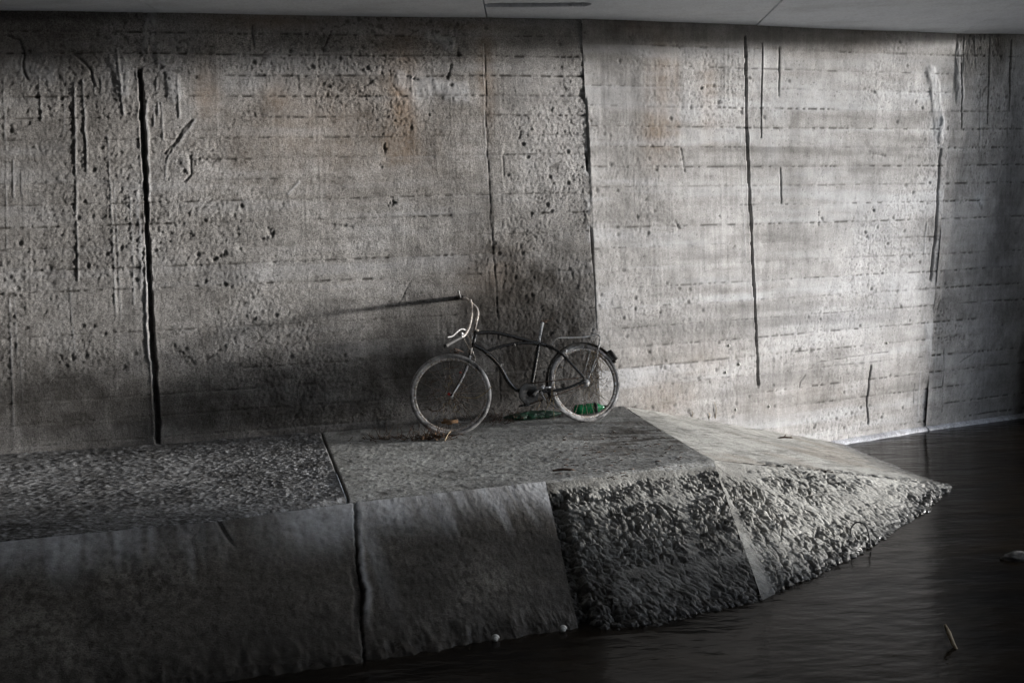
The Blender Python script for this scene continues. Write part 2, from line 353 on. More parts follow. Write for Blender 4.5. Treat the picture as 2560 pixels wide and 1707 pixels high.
# left panel: from far left, out of the frame, to the construction joint
L1 = float(np.linalg.norm(S1b[1]-S1b[0])); H1 = 3.45
f1 = ruled(S1b[0], S1b[1], S1t[0], S1t[1], -.05, 3.40)
seams1 = [(v, rnd.uniform(.5, 1.1)) for v in np.arange(.10, 3.3, .168)]
G, Rg, Ck, Ch, Cr = 'groove', 'ridge', 'crack', 'chip', 'crust'
feats1 = [
    (G, [(349, 172), (356, 300), (364, 480), (372, 700), (384, 900), (396, 1112)], .020, .055, .5),
    (Rg, [(366, 250), (372, 420), (368, 560), (364, 760), (372, 870), (384, 960)], .016, .018, 1),
    (Rg, [(344, 480), (350, 640), (352, 720)], .02, .012, 1),
    (Rg, [(186, 210), (190, 420), (193, 560), (196, 700)], .009, .022, .3), (Rg, [(207, 200), (215, 360), (219, 440)], .009, .022, .3),
    (Rg, [(98, 190), (104, 300)], .007, .014, .2), (Rg, [(235, 190), (238, 235)], .006, .01, .2), (Rg, [(254, 190), (256, 255)], .006, .01, .2),
    (Rg, [(290, 120), (302, 190), (308, 285)], .012, .016, .8), (Rg, [(392, 200), (396, 288)], .007, .012, .2), (Rg, [(404, 255), (408, 352)], .006, .012, .2),
    (Rg, [(384, 260), (386, 315)], .006, .012, .2), (Rg, [(445, 190), (448, 295)], .008, .016, .5), (Rg, [(160, 145), (161, 330)], .005, .007, .2),
    (Rg, [(8, 200), (15, 400), (18, 620)], .006, .010, .3), (Rg, [(33, 400), (36, 500)], .006, .01, .3), (Rg, [(55, 410), (56, 495)], .005, .008, .3),
    (Rg, [(24, 745), (30, 900), (36, 1120)], .007, .010, .3), (Rg, [(38, 745), (42, 880)], .006, .008, .3), (Rg, [(268, 340), (278, 480), (290, 790)], .009, .012, .5),
    (Rg, [(285, 450), (296, 640), (302, 800)], .006, .009, .3), (Rg, [(176, 720), (186, 880)], .006, .008, .3), (Rg, [(52, 900), (58, 1030)], .005, .006, .2),
    (Rg, [(325, 480), (333, 660), (335, 760)], .008, .010, .6),
    (Ck, [(20, 90), (48, 100), (60, 130), (59, 170), (70, 200)], .008, .014, 1), (Ck, [(180, 134), (212, 158), (230, 178), (233, 215)], .008, .014, 1),
    (Ck, [(632, 64), (634, 116)], .006, .012, .3), (Ch, [(806, 124), (806, 125)], .022, .03, 0), (Ck, [(808, 120), (828, 85)], .006, .01, 1),
    (Rg, [(488, 300), (450, 350), (420, 400), (412, 450)], .010, .009, 1), (Ck, [(478, 300), (445, 342), (410, 385)], .010, .006, 1),
    (Rg, [(750, 455), (720, 485)], .012, .014, 1), (Ck, [(475, 390), (478, 440), (462, 455)], .006, .012, 1),
    (Ch, [(965, 360), (958, 380)], .018, .022, 0), (Ch, [(953, 410), (958, 418)], .016, .018, 0), (Ch, [(988, 503), (975, 512)], .020, .022, 0),
    (Ch, [(675, 590), (655, 600)], .024, .022, 0), (Ch, [(672, 570), (684, 585)], .016, .016, 0), (Ch, [(535, 645), (560, 635)], .022, .022, 0),
    (Ch, [(1128, 165), (1118, 195)], .014, .02, 0), (Ch, [(1020, 190), (1045, 200)], .014, .02, 0), (Ch, [(1302, 330), (1298, 345)], .012, .014, 0),
    (Ch, [(1398, 105), (1402, 112)], .018, .012, 0), (Ch, [(830, 560), (880, 566)], .012, .012, 0), (Ch, [(630, 800), (655, 790)], .016, .012, 0),
    (Ck, [(1212, 110), (1215, 300), (1222, 480), (1232, 640), (1246, 800), (1250, 1000)], .004, .008, .8), (Rg, [(1208, 110), (1211, 300), (1217, 470)], .005, .006, .3),
    (Ck, [(1256, 390), (1260, 440)], .005, .010, .3), (Ck, [(1030, 700), (1000, 760)], .004, .006, 1),
    (Ch, [(430, 860), (480, 905)], .03, .014, 0), (Ch, [(560, 870), (520, 900)], .02, .012, 0),
    (Cr, [(300, 150), (310, 230)], .10, .016, 0), (Cr, [(400, 120), (440, 240)], .09, .014, 0), (Cr, [(40, 160), (120, 190)], .10, .010, 0), (Cr, [(1000, 200), (1150, 230)], .12, .012, 0),
    (Cr, [(370, 60), (365, 130)], .05, .010, 0), (Cr, [(1130, 110), (1080, 90)], .08, .010, 0)]
rust, damp_shade, pale = 0, 1, 2  # dark and pale channels also carry painted shade and light
stains1 = [(damp_shade, 500, 1040, 800, 90, .8), (pale, 1380, 300, 110, 220, .3), (rust, 850, 330, 300, 120, .3), (rust, 1000, 120, 60, 200, .4), (damp_shade, 140, 500, 230, 520, .38), (damp_shade, 420, 760, 260, 160, .3), (rust, 1010, 240, 50, 130, .75), (rust, 1000, 360, 60, 60, .6), (rust, 700, 50, 140, 22, .7), (rust, 515, 225, 35, 60, .6), (rust, 1215, 190, 22, 130, .55),  # painted shade on wall foot and left side, painted light by the joint
           (rust, 1100, 60, 200, 20, .35), (rust, 1240, 690, 90, 70, .5), (rust, 690, 240, 40, 40, .4), (rust, 1390, 320, 60, 120, .2),
           (damp_shade, 1235, 622, 75, 20, 1.), (damp_shade, 1225, 540, 22, 70, .75), (damp_shade, 1250, 690, 110, 60, .6), (damp_shade, 1330, 700, 170, 80, 1.), (damp_shade, 1350, 850, 220, 190, 1.), (damp_shade, 1290, 780, 240, 200, 1.), (damp_shade, 1240, 640, 110, 60, .9), (damp_shade, 1400, 640, 90, 70, .7), (damp_shade, 1190, 800, 150, 120, .7), (damp_shade, 1330, 640, 130, 40, .45), (damp_shade, 1400, 730, 130, 60, .5), (damp_shade, 1310, 850, 220, 130, .5),  # soot and seepage, widened with painted shade round the bicycle
           (damp_shade, 1230, 790, 220, 110, .45), (damp_shade, 100, 40, 260, 16, .6), (damp_shade, 860, 1075, 500, 40, .7), (damp_shade, 300, 1120, 400, 50, .6), (damp_shade, 700, 960, 420, 90, .35),
           (damp_shade, 300, 1030, 460, 90, .75), (damp_shade, 750, 1000, 360, 100, .75), (damp_shade, 1050, 930, 240, 130, .9), (damp_shade, 1300, 960, 230, 130, .9), (damp_shade, 1330, 700, 160, 70, .6), (damp_shade, 80, 1010, 240, 120, .8), (damp_shade, 1330, 760, 110, 90, .45), (damp_shade, 1390, 90, 120, 45, .4), (damp_shade, 900, 750, 110, 16, .4), (damp_shade, 1000, 330, 200, 60, .15), (damp_shade, 1300, 250, 110, 25, .25), (damp_shade, 1150, 440, 200, 50, .15),  # painted shade along the wall foot; dark streak at the handlebar shadow's end
           (pale, 700, 150, 170, 35, .45), (pale, 600, 200, 120, 30, .35), (pale, 1050, 220, 35, 45, .7), (pale, 380, 60, 12, 60, .8), (pale, 430, 130, 80, 80, .4), (pale, 300, 160, 40, 60, .5), (pale, 60, 160, 100, 40, .35)]
def joint1(u, v, d, st):         # ragged broken arris at the construction joint
    e = L1-u; bite = .006+.075*(fbm(v*6, v*0, 5, 4)-.3)*sst(.9, 2.6, v)
    k = 1-sst(bite*.6, bite, e); gate = sst(.35, .6, vn(v*4.5, v*0, 15))*sst(.7, 1.1, v)*(1-sst(3.05, 3.15, v)); k = k*gate; d = d-.05*k; st[..., 1] = np.maximum(st[..., 1], .95*k)
    st[..., 2] = np.maximum(st[..., 2], .5*np.exp(-(e/.05)**2)*sst(.5, .7, vn(v*7, v*0, 16)))
    return d, st
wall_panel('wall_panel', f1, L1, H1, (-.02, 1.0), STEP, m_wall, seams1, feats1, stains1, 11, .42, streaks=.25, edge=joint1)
# right panel: warps away from the bicycle, lit side
L2 = float(np.linalg.norm(Cb-S1b[1])); H2 = 4.25
b0 = np.array([.75, 10.435]); t0 = np.array([.722, 10.585])
f2 = ruled(b0, Cb+(Cb-Ct)*.05, t0, Ct, -.85, 3.40)
seams2 = [(v, rnd.uniform(.5, 1.)) for v in np.arange(.12, 4.15, .178)]
feats2 = [(Ck, [(2352, 375), (2343, 480), (2342, 560), (2334, 640), (2330, 700)], .014, .022, 1), (Cr, [(2325, 820), (2330, 900)], .12, .012, 0), (Rg, [(2300, 930), (2295, 1060)], .012, .01, .6), (G, [(1861, 92), (1864, 200), (1868, 330), (1874, 480), (1882, 660), (1890, 820), (1895, 968)], .016, .05, .35),
    (Rg, [(1852, 300), (1858, 500), (1866, 640)], .006, .006, .2), (G, [(1903, 108), (1904, 240), (1904, 345)], .008, .02, .2), (Rg, [(1908, 120), (1909, 340)], .005, .008, .2),
    (Ck, [(1947, 120), (1948, 240)], .006, .014, .3), (Ck, [(1952, 420), (1954, 510)], .006, .014, .3), (Ck, [(1702, 370), (1714, 430)], .006, .01, .3),
    (Ch, [(2181, 522), (2184, 528)], .016, .02, 0), (Ch, [(2052, 545), (2060, 555)], .014, .014, 0), (Ch, [(2045, 530), (2046, 570)], .008, .014, 0), (Ch, [(1821, 640), (1838, 615)], .012, .014, 0), (Ch, [(1830, 565), (1835, 572)], .012, .014, 0),
    (Ch, [(1686, 550), (1700, 570)], .014, .018, 0), (Ch, [(1610, 500), (1625, 500)], .012, .014, 0), (Ch, [(1797, 535), (1799, 540)], .012, .012, 0), (Ch, [(2073, 615), (2074, 625)], .010, .012, 0),
    (Ck, [(2015, 938), (2002, 955), (2001, 968)], .007, .012, .5), (Ck, [(2178, 915), (2168, 1000), (2172, 1060)], .010, .016, 1), (Ch, [(2034, 1068), (2040, 1060)], .018, .02, 0), (Ck, [(2286, 960), (2284, 1005)], .005, .01, .3),
    (Ck, [(2050, 905), (2140, 890), (2220, 880)], .004, .008, .4), (Ch, [(1570, 90), (1600, 95)], .02, .02, 0), (Ch, [(2300, 430), (2290, 440)], .016, .012, 0), (Ch, [(2170, 380), (2210, 390)], .012, .014, 0),
    (Cr, [(2330, 180), (2350, 330)], .08, .02, 0), (Cr, [(2350, 300), (2352, 350)], .05, .03, 0), (Rg, [(2310, 640), (2320, 560)], .012, .01, 1)]
stains2 = [(damp_shade, 1520, 800, 90, 200, .25), (rust, 1990, 1000, 400, 60, .12), (damp_shade, 1760, 560, 60, 120, .2), (damp_shade, 2120, 420, 160, 90, .22), (damp_shade, 1560, 230, 130, 320, .5), (damp_shade, 1560, 560, 80, 200, .25), (rust, 1655, 230, 30, 150, .6), (rust, 1690, 260, 12, 130, .5), (rust, 1620, 270, 12, 110, .4), (rust, 1700, 900, 300, 60, .12), (rust, 1640, 330, 50, 70, .6), (rust, 1770, 250, 30, 100, .4), (rust, 1600, 60, 100, 25, .4), (rust, 1760, 900, 120, 40, .2), (rust, 1650, 1000, 100, 60, .3), (rust, 2180, 60, 120, 60, .25),  # dark ovals beside the joint paint the light's falloff there
           (damp_shade, 1650, 80, 160, 35, .5), (damp_shade, 1900, 90, 160, 35, .55), (damp_shade, 2100, 110, 250, 40, .4), (damp_shade, 2280, 130, 100, 60, .35), (damp_shade, 2160, 420, 110, 22, .4), (damp_shade, 1985, 440, 30, 55, .55), (damp_shade, 1800, 500, 90, 30, .15),
           (damp_shade, 1990, 300, 20, 50, .4), (damp_shade, 1900, 1040, 420, 45, .3), (damp_shade, 2200, 980, 110, 50, .25), (damp_shade, 2250, 1060, 120, 30, .3), (damp_shade, 1500, 220, 60, 60, .3), (damp_shade, 1560, 260, 60, 12, .4), (damp_shade, 1780, 700, 260, 10, .2), (damp_shade, 1800, 845, 200, 10, .2), (damp_shade, 2000, 600, 120, 12, .2),
           (damp_shade, 1600, 1000, 160, 60, .25), (pale, 2345, 320, 25, 50, .9), (pale, 2330, 180, 40, 30, .6), (pale, 1950, 270, 40, 40, .5), (pale, 2100, 800, 260, 50, .4), (pale, 2200, 560, 160, 100, .45), (pale, 1930, 370, 30, 40, .4), (pale, 2250, 720, 120, 60, .5), (pale, 2120, 195, 50, 20, .4)]  # broad pale patches paint extra light on the right part
def corner2(u, v, d, st):
    e = u; k = (1-sst(.004, .010+.02*fbm(v*6, v*0, 8), e))*sst(.4, .6, vn(v*4, v*0, 18))*sst(1.4, 1.9, v)*(1-sst(3.8, 3.95, v)); d = d-.03*k; st[..., 1] = np.maximum(st[..., 1], .9*k)
    return d, st
wall_panel('wall_panel', f2, L2, H2, (0., 1.0), .0095, m_wing, seams2, feats2, stains2, 77, .28, streaks=.2, seam_amp=.8, band=1., edge=corner2, label='paler smooth panel between the ragged joint and the far corner')
# far return panel beyond the corner
L3 = 3.3; f3 = ruled(Cb+(Cb-Ct)*.05, Cb+(Cb-Ct)*.05+(Eb-Cb)*2.1, Ct, Ct+(Et-Ct)*2.4, -.85, 3.40)
feats3 = [(G, [(2405, 160), (2404, 320)], .012, .02, .3), (G, [(2476, 90), (2468, 310)], .012, .02, .3), (G, [(2530, 100), (2524, 280)], .016, .025, .5), (Rg, [(2452, 220), (2450, 380)], .01, .018, .3),
    (Rg, [(2415, 90), (2412, 180)], .01, .02, .6), (Rg, [(2440, 90), (2442, 170)], .01, .02, .6), (Rg, [(2362, 860), (2355, 1030)], .005, .008, .2), (Ck, [(2360, 870), (2352, 1030)], .004, .008, .2), (Cr, [(2400, 120), (2400, 240)], .10, .02, 0),
    (Ch, [(2445, 500), (2455, 520)], .02, .015, 0), (Ck, [(2400, 905), (2440, 880)], .006, .01, 1)]
stains3 = [(damp_shade, 2520, 500, 90, 600, .6), (damp_shade, 2500, 140, 60, 90, .8), (damp_shade, 2420, 150, 50, 60, .5), (damp_shade, 2500, 300, 60, 200, .4), (pale, 2450, 500, 25, 25, .7), (pale, 2395, 170, 40, 30, .5), (damp_shade, 2500, 700, 60, 400, .35)]  # streaks, plus tall dark ovals that paint this end's shade
wall_panel('wall_panel', f3, L3, H2, (0., 1.0), .0115, m_wing, [(v, 1.) for v in np.arange(.12, 4.15, .178)], feats3, stains3, 133, .45, streaks=.5, label='darker streaked panel beyond the far corner')
# pale scum ledge along the waterline of the two right hand panels
def ledge(f, s0, s1, n, L):
    s = np.linspace(s0, s1, n); hh = (WATER+.85)/4.25
    base = f(s, np.full(n, hh)); tdir = np.gradient(base, axis=0); tdir[:, 2] = 0; tdir /= np.linalg.norm(tdir, axis=1, keepdims=True)
    nn = np.stack([tdir[:, 1], -tdir[:, 0], np.zeros(n)], 1)
    w = .05+.035*fbm(s*L*6, s*0, 3, 3)
    prof = [(-.03, .045), (.3, .04), (.8, .018), (1., -.002), (1.05, -.05)]
    return np.stack([base+nn*(a*w[:, None])+np.array([0, 0, 1])*(b+.012*(fbm(s*L*25, s*0+i, 4)-.5)[:, None]) for i, (a, b) in enumerate(prof)], 1)
m_scum = concrete('limescale_ledge', (.42, .43, .46), (.25, .25, .27), (.6, .6, .63), rough=.5, bump=.5)
lg = np.concatenate([ledge(f2, .55, 1., 300, L2), ledge(f3, .0, .9, 200, L3)], 0)
child_grid('scum_ledge', lg, m_scum, attr=np.zeros(lg.shape))

# wall running on, out of the frame, to both sides
def plain_wall(name, pts, z0, z1, th, mat, parent=None, step=.25):
    mb = MB()
    for (a, b) in zip(pts[:-1], pts[1:]):
        a, b = np.array(a, float), np.array(b, float); t = (b-a)/np.linalg.norm(b-a); n = np.array([-t[1], t[0]])*th
        V = [(*a, z0), (*b, z0), (*b, z1), (*a, z1), (*(a+n), z0), (*(b+n), z0), (*(b+n), z1), (*(a+n), z1)]
        mb.add(V, [(0, 1, 2, 3), (5, 4, 7, 6), (0, 4, 5, 1), (3, 2, 6, 7), (1, 5, 6, 2), (0, 3, 7, 4)])
    return mb.build(name, mat, parent, smooth=False, org=parent.location if parent else None)
dS = (S1b[1]-S1b[0])/L1
fil = MB(); fil.add([(.60, 10.52, -.9), (.95, 10.70, -.9), (.95, 10.86, 3.4), (.60, 10.72, 3.4), (.60, 10.9, -.9), (.95, 10.95, -.9), (.95, 11.05, 3.4), (.60, 11.0, 3.4)], [(0, 1, 2, 3), (4, 7, 6, 5), (0, 4, 5, 1), (3, 2, 6, 7), (1, 5, 6, 2), (0, 3, 7, 4)])
fil.add([(4.15, 12.72, -.9), (4.75, 13.10, -.9), (4.90, 12.30, 3.4), (4.30, 12.02, 3.4), (4.15, 13.2, -.9), (4.75, 13.5, -.9), (4.90, 12.7, 3.4), (4.30, 12.5, 3.4)], [(0, 1, 2, 3), (4, 7, 6, 5), (0, 4, 5, 1), (3, 2, 6, 7), (1, 5, 6, 2), (0, 3, 7, 4)])
fil.build('joint_filler', m_dark, abut, smooth=False, org=abut.location)
plain_wall('wall_panel', [S1b[0]-dS*12, S1b[0]-dS*.02*L1+np.array([0, .02])], -.9, 3.4, .6, m_wall, abut)

# block added outside the frame to the right, unseen: keeps the far return in shade
end_blk = MB(); 
end_blk.add([(5.75, 12.80, -.9), (5.75, 12.10, 3.4), (9., 12.08, 3.4), (9., 12.78, -.9), (5.75, 18, -.9), (5.75, 18, 3.4), (9., 18, 3.4), (9., 18, -.9)],
        [(0, 1, 2, 3), (4, 7, 6, 5), (0, 4, 5, 1), (3, 2, 6, 7), (1, 5, 6, 2), (0, 3, 7, 4)])
bo = end_blk.build('end_blocker', m_wing, smooth=False); tag(bo, 'plain concrete block added out of view to shade the far end of the wall', 'end_blocker')
ow = plain_wall('opposite_wall', [(9., -3.2), (-16, -8.)], -.9, 3.4, .6, m_dark); tag(ow, 'plain concrete wall on the near side of the channel', 'wall')
ew = plain_wall('tunnel_end_wall', [(-16, -8.), (-16.2, 6.)], -.9, 3.4, .6, m_dark); tag(ew, 'concrete wall closing the dark end of the underpass', 'wall')

out_blk = plain_wall('outer_blocker', [(13.5, -12.), (13.5, 7.3)], -.9, 4.6, -3., m_wall); tag(out_blk, 'concrete block added out of view to cut sun and sky light', 'wall')  # unseen block added to keep sun and sky off the lining
beam_blk = MB(); beam_blk.box((10.2, 9.78, 1.12), (.35, .62, .46)); go = beam_blk.build('beam_blocker', m_wall, smooth=False); tag(go, 'concrete block added out of view to shade the lower wall', 'blocker')  # unseen beam added to shade the lower wall behind the bicycle

# ------------------------------------------------------------------ deck slabs overhead
deck = empty('bridge_deck', (0, 6, 3.4)); tag(deck, 'pale grey flat underside of the bridge deck made of wide slabs', 'bridge deck')
def slab_edges():
    # joints run across the channel; each meets the wall where the photograph shows it
    VP = np.array([650., 660.]); out = []
    for (a, b) in [((390, 25), (370, 0)), ((1215, 35), (1252, 0)), ((1893, 62), (2040, 0)), ((2400, 84), (2560, 30))]:
        p, q = atz(*a, TOPZ)[:2], atz(*b, TOPZ)[:2]; out.append((p, q))
    return out
E4 = slab_edges()
nd = np.array([-.30, -1.]); nd /= np.linalg.norm(nd)
starts = [E4[0][0]-np.array([5.4, 1.45]), E4[0][0]-np.array([2.7, .72])]+[e[0] for e in E4]+[E4[3][0]+np.array([1.5, .45])]
starts = [np.array([-19., 5.5])]+starts
ends = []
for i, s_ in enumerate(starts):
    j = i-3
    if 0 <= j < 4: dr = E4[j][1]-E4[j][0]; dr /= np.linalg.norm(dr); dr = dr*.5+nd*.5; dr /= np.linalg.norm(dr)
    else: dr = nd
    ends.append((s_, dr))
for i in range(len(ends)-1):
    (a, da), (b, db) = ends[i], ends[i+1]; gap = .006
    ux = (b-a)/np.linalg.norm(b-a)
    n_, m_ = (260, 330) if i == 4 else (60, 90)
    u_ = np.linspace(0, 1, n_); w_ = np.r_[np.linspace(-1.5, 2.2, m_-30), np.linspace(2.4, 19, 30)]
    A = a+ux*gap; B = b-ux*gap
    P = np.zeros((n_, m_, 3))
    left = A[None]+w_[:, None]*da[None]; right = B[None]+w_[:, None]*db[None]
    P[..., :2] = left[None]*(1-u_[:, None, None])+right[None]*u_[:, None, None]
    dz = .004*((i*37) % 5-2)
    P[..., 2] = 3.40+dz*.5+.010*(fbm(P[..., 0]*.8, P[..., 1]*.8, 60+i)-.5)
    slot = 0*P[..., 2]
    if i == 4:                   # open drain slot left in the soffit beside the joint
        c4 = [atz(x, y, TOPZ)[:2] for x, y in ((1232, 15), (1455, 13))]; dd_, pp_, _ = seg_d(P[..., 0], P[..., 1], c4); slot = 1-sst(.055, .075, dd_+.02*(fbm(P[..., 0]*9, P[..., 1]*9, 3)-.5)); P[..., 2] += .16*slot
    # closed slab: soffit, sides and top
    ring = np.concatenate([P[:1]+np.array([0, 0, .35]), P, P[-1:]+np.array([0, 0, .35])], 0)
    at = np.zeros(ring.shape)
    at[..., 1] = .15*sst(.55, .8, fbm(ring[..., 0]*1.5, ring[..., 1]*5, 90+i)); at[1:-1, :, 1] = np.maximum(at[1:-1, :, 1], slot)
    grid_mesh('deck_slab', ring-np.array(deck.location), m_slab, deck, attr=at, smooth=False)
top = MB(); top.box((-6.5, 3, 3.9), (13, 15, .12)); top.build('deck_topping', m_slab, deck, smooth=False, org=deck.location)

# ------------------------------------------------------------------ path, embankment and apron
w1 = S1b[0]; wd = dS; wn_ = np.array([wd[1], -wd[0]])                        # towards the camera
def dist_wall(xy): return (xy-w1) @ wn_
def path_z(xy): return -.032*np.clip(dist_wall(xy), -.3, 9)
Wc = atz(1562, 1021, 0.)[:2]; Pc = atz(1790, 1152, -.075)[:2]
edge_px = [(0, 1350), (550, 1300), (870, 1258), (1370, 1203)]
edge_pts = [atz(x, y, -.08)[:2] for x, y in edge_px]
left_dir = (edge_pts[1]-edge_pts[0]); left_dir /= np.linalg.norm(left_dir)
edge_all = [edge_pts[0]-left_dir*9, edge_pts[0]-left_dir*1.2]+edge_pts
water_px = [(480, 1707), (800, 1663), (1115, 1613), (1445, 1559)]
water_pts = [atz(x, y, WATER)[:2] for x, y in water_px]
wl_dir = water_pts[2]-water_pts[0]; wl_dir /= np.linalg.norm(wl_dir)
def along(pts, s):               # point on a polyline at arc length fraction s
    pts = np.array(pts); d = np.r_[0, np.cumsum(np.linalg.norm(np.diff(pts, axis=0), axis=1))]; s = np.asarray(s)*d[-1]
    return np.stack([np.interp(s, d, pts[:, k]) for k in range(2)], -1)

# path: two slabs with a straight joint, the left one pebbly
J0, J1 = atz(806, 1088, -.01)[:2], atz(868, 1243, -.075)[:2]
def path_slab(name, back, front, ns, nt, mat, seed, rough, label, attr_fn=None, groove=0):
    rough *= .28
    s, t = np.meshgrid(1-(1-np.linspace(0, 1, ns))**(2.4 if groove == 1 else 1), np.linspace(0, 1, nt), indexing='ij')
    A, B = along(back, s[:, 0]), along(front, s[:, 0])
    gd = np.abs((1-s if groove == 1 else s))*(12.5 if groove == 1 else 2.6)
    xy = A[:, None]*(1-t[..., None])+B[:, None]*t[..., None]
    z = path_z(xy)
    x, y = xy[..., 0], xy[..., 1]
    z = z+(fbm(x*1.3, y*1.3, seed)-.5)*.02+rough*((fbm(x*22, y*22, seed+1, 3)-.5)*.010+(fbm(x*55, y*55, seed+2, 3)-.5)*.014+sst(.55, .8, vn(x*38, y*38, seed+3))*.008)
    # the front arris is rounded over and a trowelled margin runs along it
    dd = (1-t)*np.linalg.norm(B-A, axis=-1)[:, None]
    z = z-.03*np.exp(-(dd/.035)**2)
    bk = t*np.linalg.norm(B-A, axis=-1)[:, None]
    z = z+.022*np.exp(-(bk/.09)**2)*fbm(x*7, y*7, seed+5)
    z = z-.02*np.exp(-(gd/.008)**2)
    P = np.concatenate([xy, z[..., None]], -1)
    at = np.zeros(P.shape)
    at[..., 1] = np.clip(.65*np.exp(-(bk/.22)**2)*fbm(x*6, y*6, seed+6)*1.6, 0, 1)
    if attr_fn: at = attr_fn(x, y, at)
    at[..., 1] = np.maximum(at[..., 1], .9*np.exp(-(gd/.010)**2)); at[..., 2] *= sst(0, .03, gd)
    # turn the edge down so that the slab has thickness
    Pd = P[:, -1:].copy(); Pd[..., 2] -= .12; P = np.concatenate([P, Pd], 1); at = np.concatenate([at, at[:, -1:]], 1)
    o = grid_mesh(name, P, mat, attr=at); tag(o, label, 'path', kind='structure'); return o
backL = [w1-wd*10+wn_*-.05, J0+np.array([-.004, .06])]; frontL = edge_all[:-2]+[J1+(edge_pts[2]-J1)*0+np.array([-.005, 0])]
def mudL(x, y, at):
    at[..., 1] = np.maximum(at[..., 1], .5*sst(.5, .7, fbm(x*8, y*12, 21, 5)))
    at[..., 2] = .55*sst(.60, .74, vn(x*60, y*60, 23))
    return at
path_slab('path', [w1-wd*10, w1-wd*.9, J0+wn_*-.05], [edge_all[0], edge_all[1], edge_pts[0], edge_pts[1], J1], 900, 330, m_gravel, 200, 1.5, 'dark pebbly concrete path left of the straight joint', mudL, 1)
def mudR(x, y, at):
    # earth and leaf litter near the crest of the end slope
    c = atz(1600, 1090, -.04)[:2]; k = np.exp(-(((x-c[0])/.55)**2+((y-c[1])/.8)**2))
    litter = sst(.46, .60, fbm(x*5, y*16, 31, 5))
    at[..., 0] = np.maximum(at[..., 0], .35*k*litter); at[..., 1] = np.maximum(at[..., 1], np.clip(.8*k*litter+.15*k, 0, 1))
    at[..., 1] = np.maximum(at[..., 1], .35*sst(.56, .70, fbm(x*14, y*18, 33, 5)))
    at[..., 2] = .3*sst(.66, .78, vn(x*50, y*50, 35))
    return at
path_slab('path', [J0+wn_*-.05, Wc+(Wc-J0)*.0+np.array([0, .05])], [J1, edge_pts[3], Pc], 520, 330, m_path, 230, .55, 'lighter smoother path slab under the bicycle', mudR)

# embankment skin: ruled between the top edge T and the waterline B, carried on under the water
P_dark = []
def skin(name, T, B, ns, nt, mat, disp, seed, label, under=.5, dens=1.):
    s = 1-(1-np.linspace(0, 1, ns))**dens; t = np.linspace(0, 1+under, nt)
    A, Bb = along(T, s), along(B, s)
    za = path_z(A)-.012
    sag = 0
    xy = A[:, None]*(1-t[None, :, None])+Bb[:, None]*t[None, :, None]
    z = za[:, None]*(1-t[None])+WATER*t[None]
    P = np.concatenate([xy, z[..., None]], -1)
    S, Tt = np.meshgrid(s, t, indexing='ij')
    n = normals(P); n = np.where(n[..., 2:] < 0, -n, n)
    n = np.nan_to_num(n)
    d, at = disp(P, S, Tt, seed)
    if P_dark: at[..., 1] = np.maximum(at[..., 1], .55*P_dark.pop())
    P = P+n*d[..., None]
    o = grid_mesh(name, P, mat, attr=np.clip(at, 0, 1)); tag(o, label, 'embankment', kind='structure'); return o
def lining_d(P, s, t, seed):
    x, y, z = P[..., 0], P[..., 1], P[..., 2]
    q = x*.95+y*.3                                                          # along the bank
    d = .022+.02*(fbm(q*1.2, t*1.5, seed)-.5)+.009*(fbm(q*40, t*32, seed+1, 4)-.5)*.6+.004*(fbm(q*12, t*2, seed+2)-.5)
    d = d+.04*sst(.80, 1.0, t)*(fbm(q*16, t*9, seed+3, 4)-.55)              # crumbling foot
    jw = atz(908, 1640, WATER); jx = (J1[0]*.95+J1[1]*.3)*(1-t)+(jw[0]*.95+jw[1]*.3)*t+.035*(fbm(t*6, t*0, seed+4)-.5)+.016*(fbm(t*45, t*0, seed+15, 3)-.5)+.02*np.exp(-((t-.62)/.1)**2)
    k = q-jx
    d = d-.030*(1-sst(.003, .007, np.abs(k)))*(.5+.5*vn(t*20, q*0, seed+16))+.005*np.exp(-((k-.03)/.022)**2)*(1-sst(.8, 1, t))*(.3+1.4*fbm(t*14, q*0, seed+5))
    d = d-.022*(1-sst(.012, .03, np.abs(k+.022)))*np.exp(-((t-.66)/.14)**2)
    cp = atz(545, 1305, -.1)[:2]; cq = cp[0]*.95+cp[1]*.3                    # short crack from the edge
    d = d-.014*np.exp(-((q-cq-.5*t**1.3)/.008)**2)*(1-sst(.10, .25, t))
    at = np.zeros(P.shape)
    at[..., 2] = .8*(1-sst(.05, .42, t+.25*(vn(q*5, q*0, seed+6)-.5)))*sst(.35, .6, vn(q*3.1, q*0, seed+7))*(.5+vn(q*28, t*1.5, seed+8))
    for (px, py, wq, dt, am) in ((790, 1300, .22, .28, .8), (700, 1310, .12, .2, .6), (1040, 1290, .16, .26, .8), (1150, 1280, .12, .3, .6), (1290, 1250, .16, .35, .7), (905, 1270, .05, .9, .5), (500, 1330, .2, .4, .35)):
        cc = atz(px, py, -.1); qq = cc[0]*.95+cc[1]*.3; at[..., 2] = np.maximum(at[..., 2], am*np.exp(-((q-qq)/wq)**4)*(1-sst(dt*.3, dt, t+.22*(vn(q*30, q*0, seed+13)-.5)))*(.45+.75*vn(q*45, t*2, seed+14)))
    at[..., 1] = .55*sst(.35, .62, fbm(q*1.7, t*1.3, seed+9))
    at[..., 1] = np.maximum(at[..., 1], .9*np.exp(-(k/.009)**2)); at[..., 2] = np.maximum(at[..., 2], .6*np.exp(-((k-.03)/.02)**2)*(1-sst(.7, .9, t)))
    at[..., 1] = np.maximum(at[..., 1], .6*sst(.55, .75, vn(q*60, t*40, seed+12, True)))*(1-.85*np.clip(at[..., 2]*1.3, 0, 1))
    return d, at
lineT = [edge_all[0], edge_all[1]]+edge_pts[:3]+[atz(1362, 1203, -.08)[:2]]
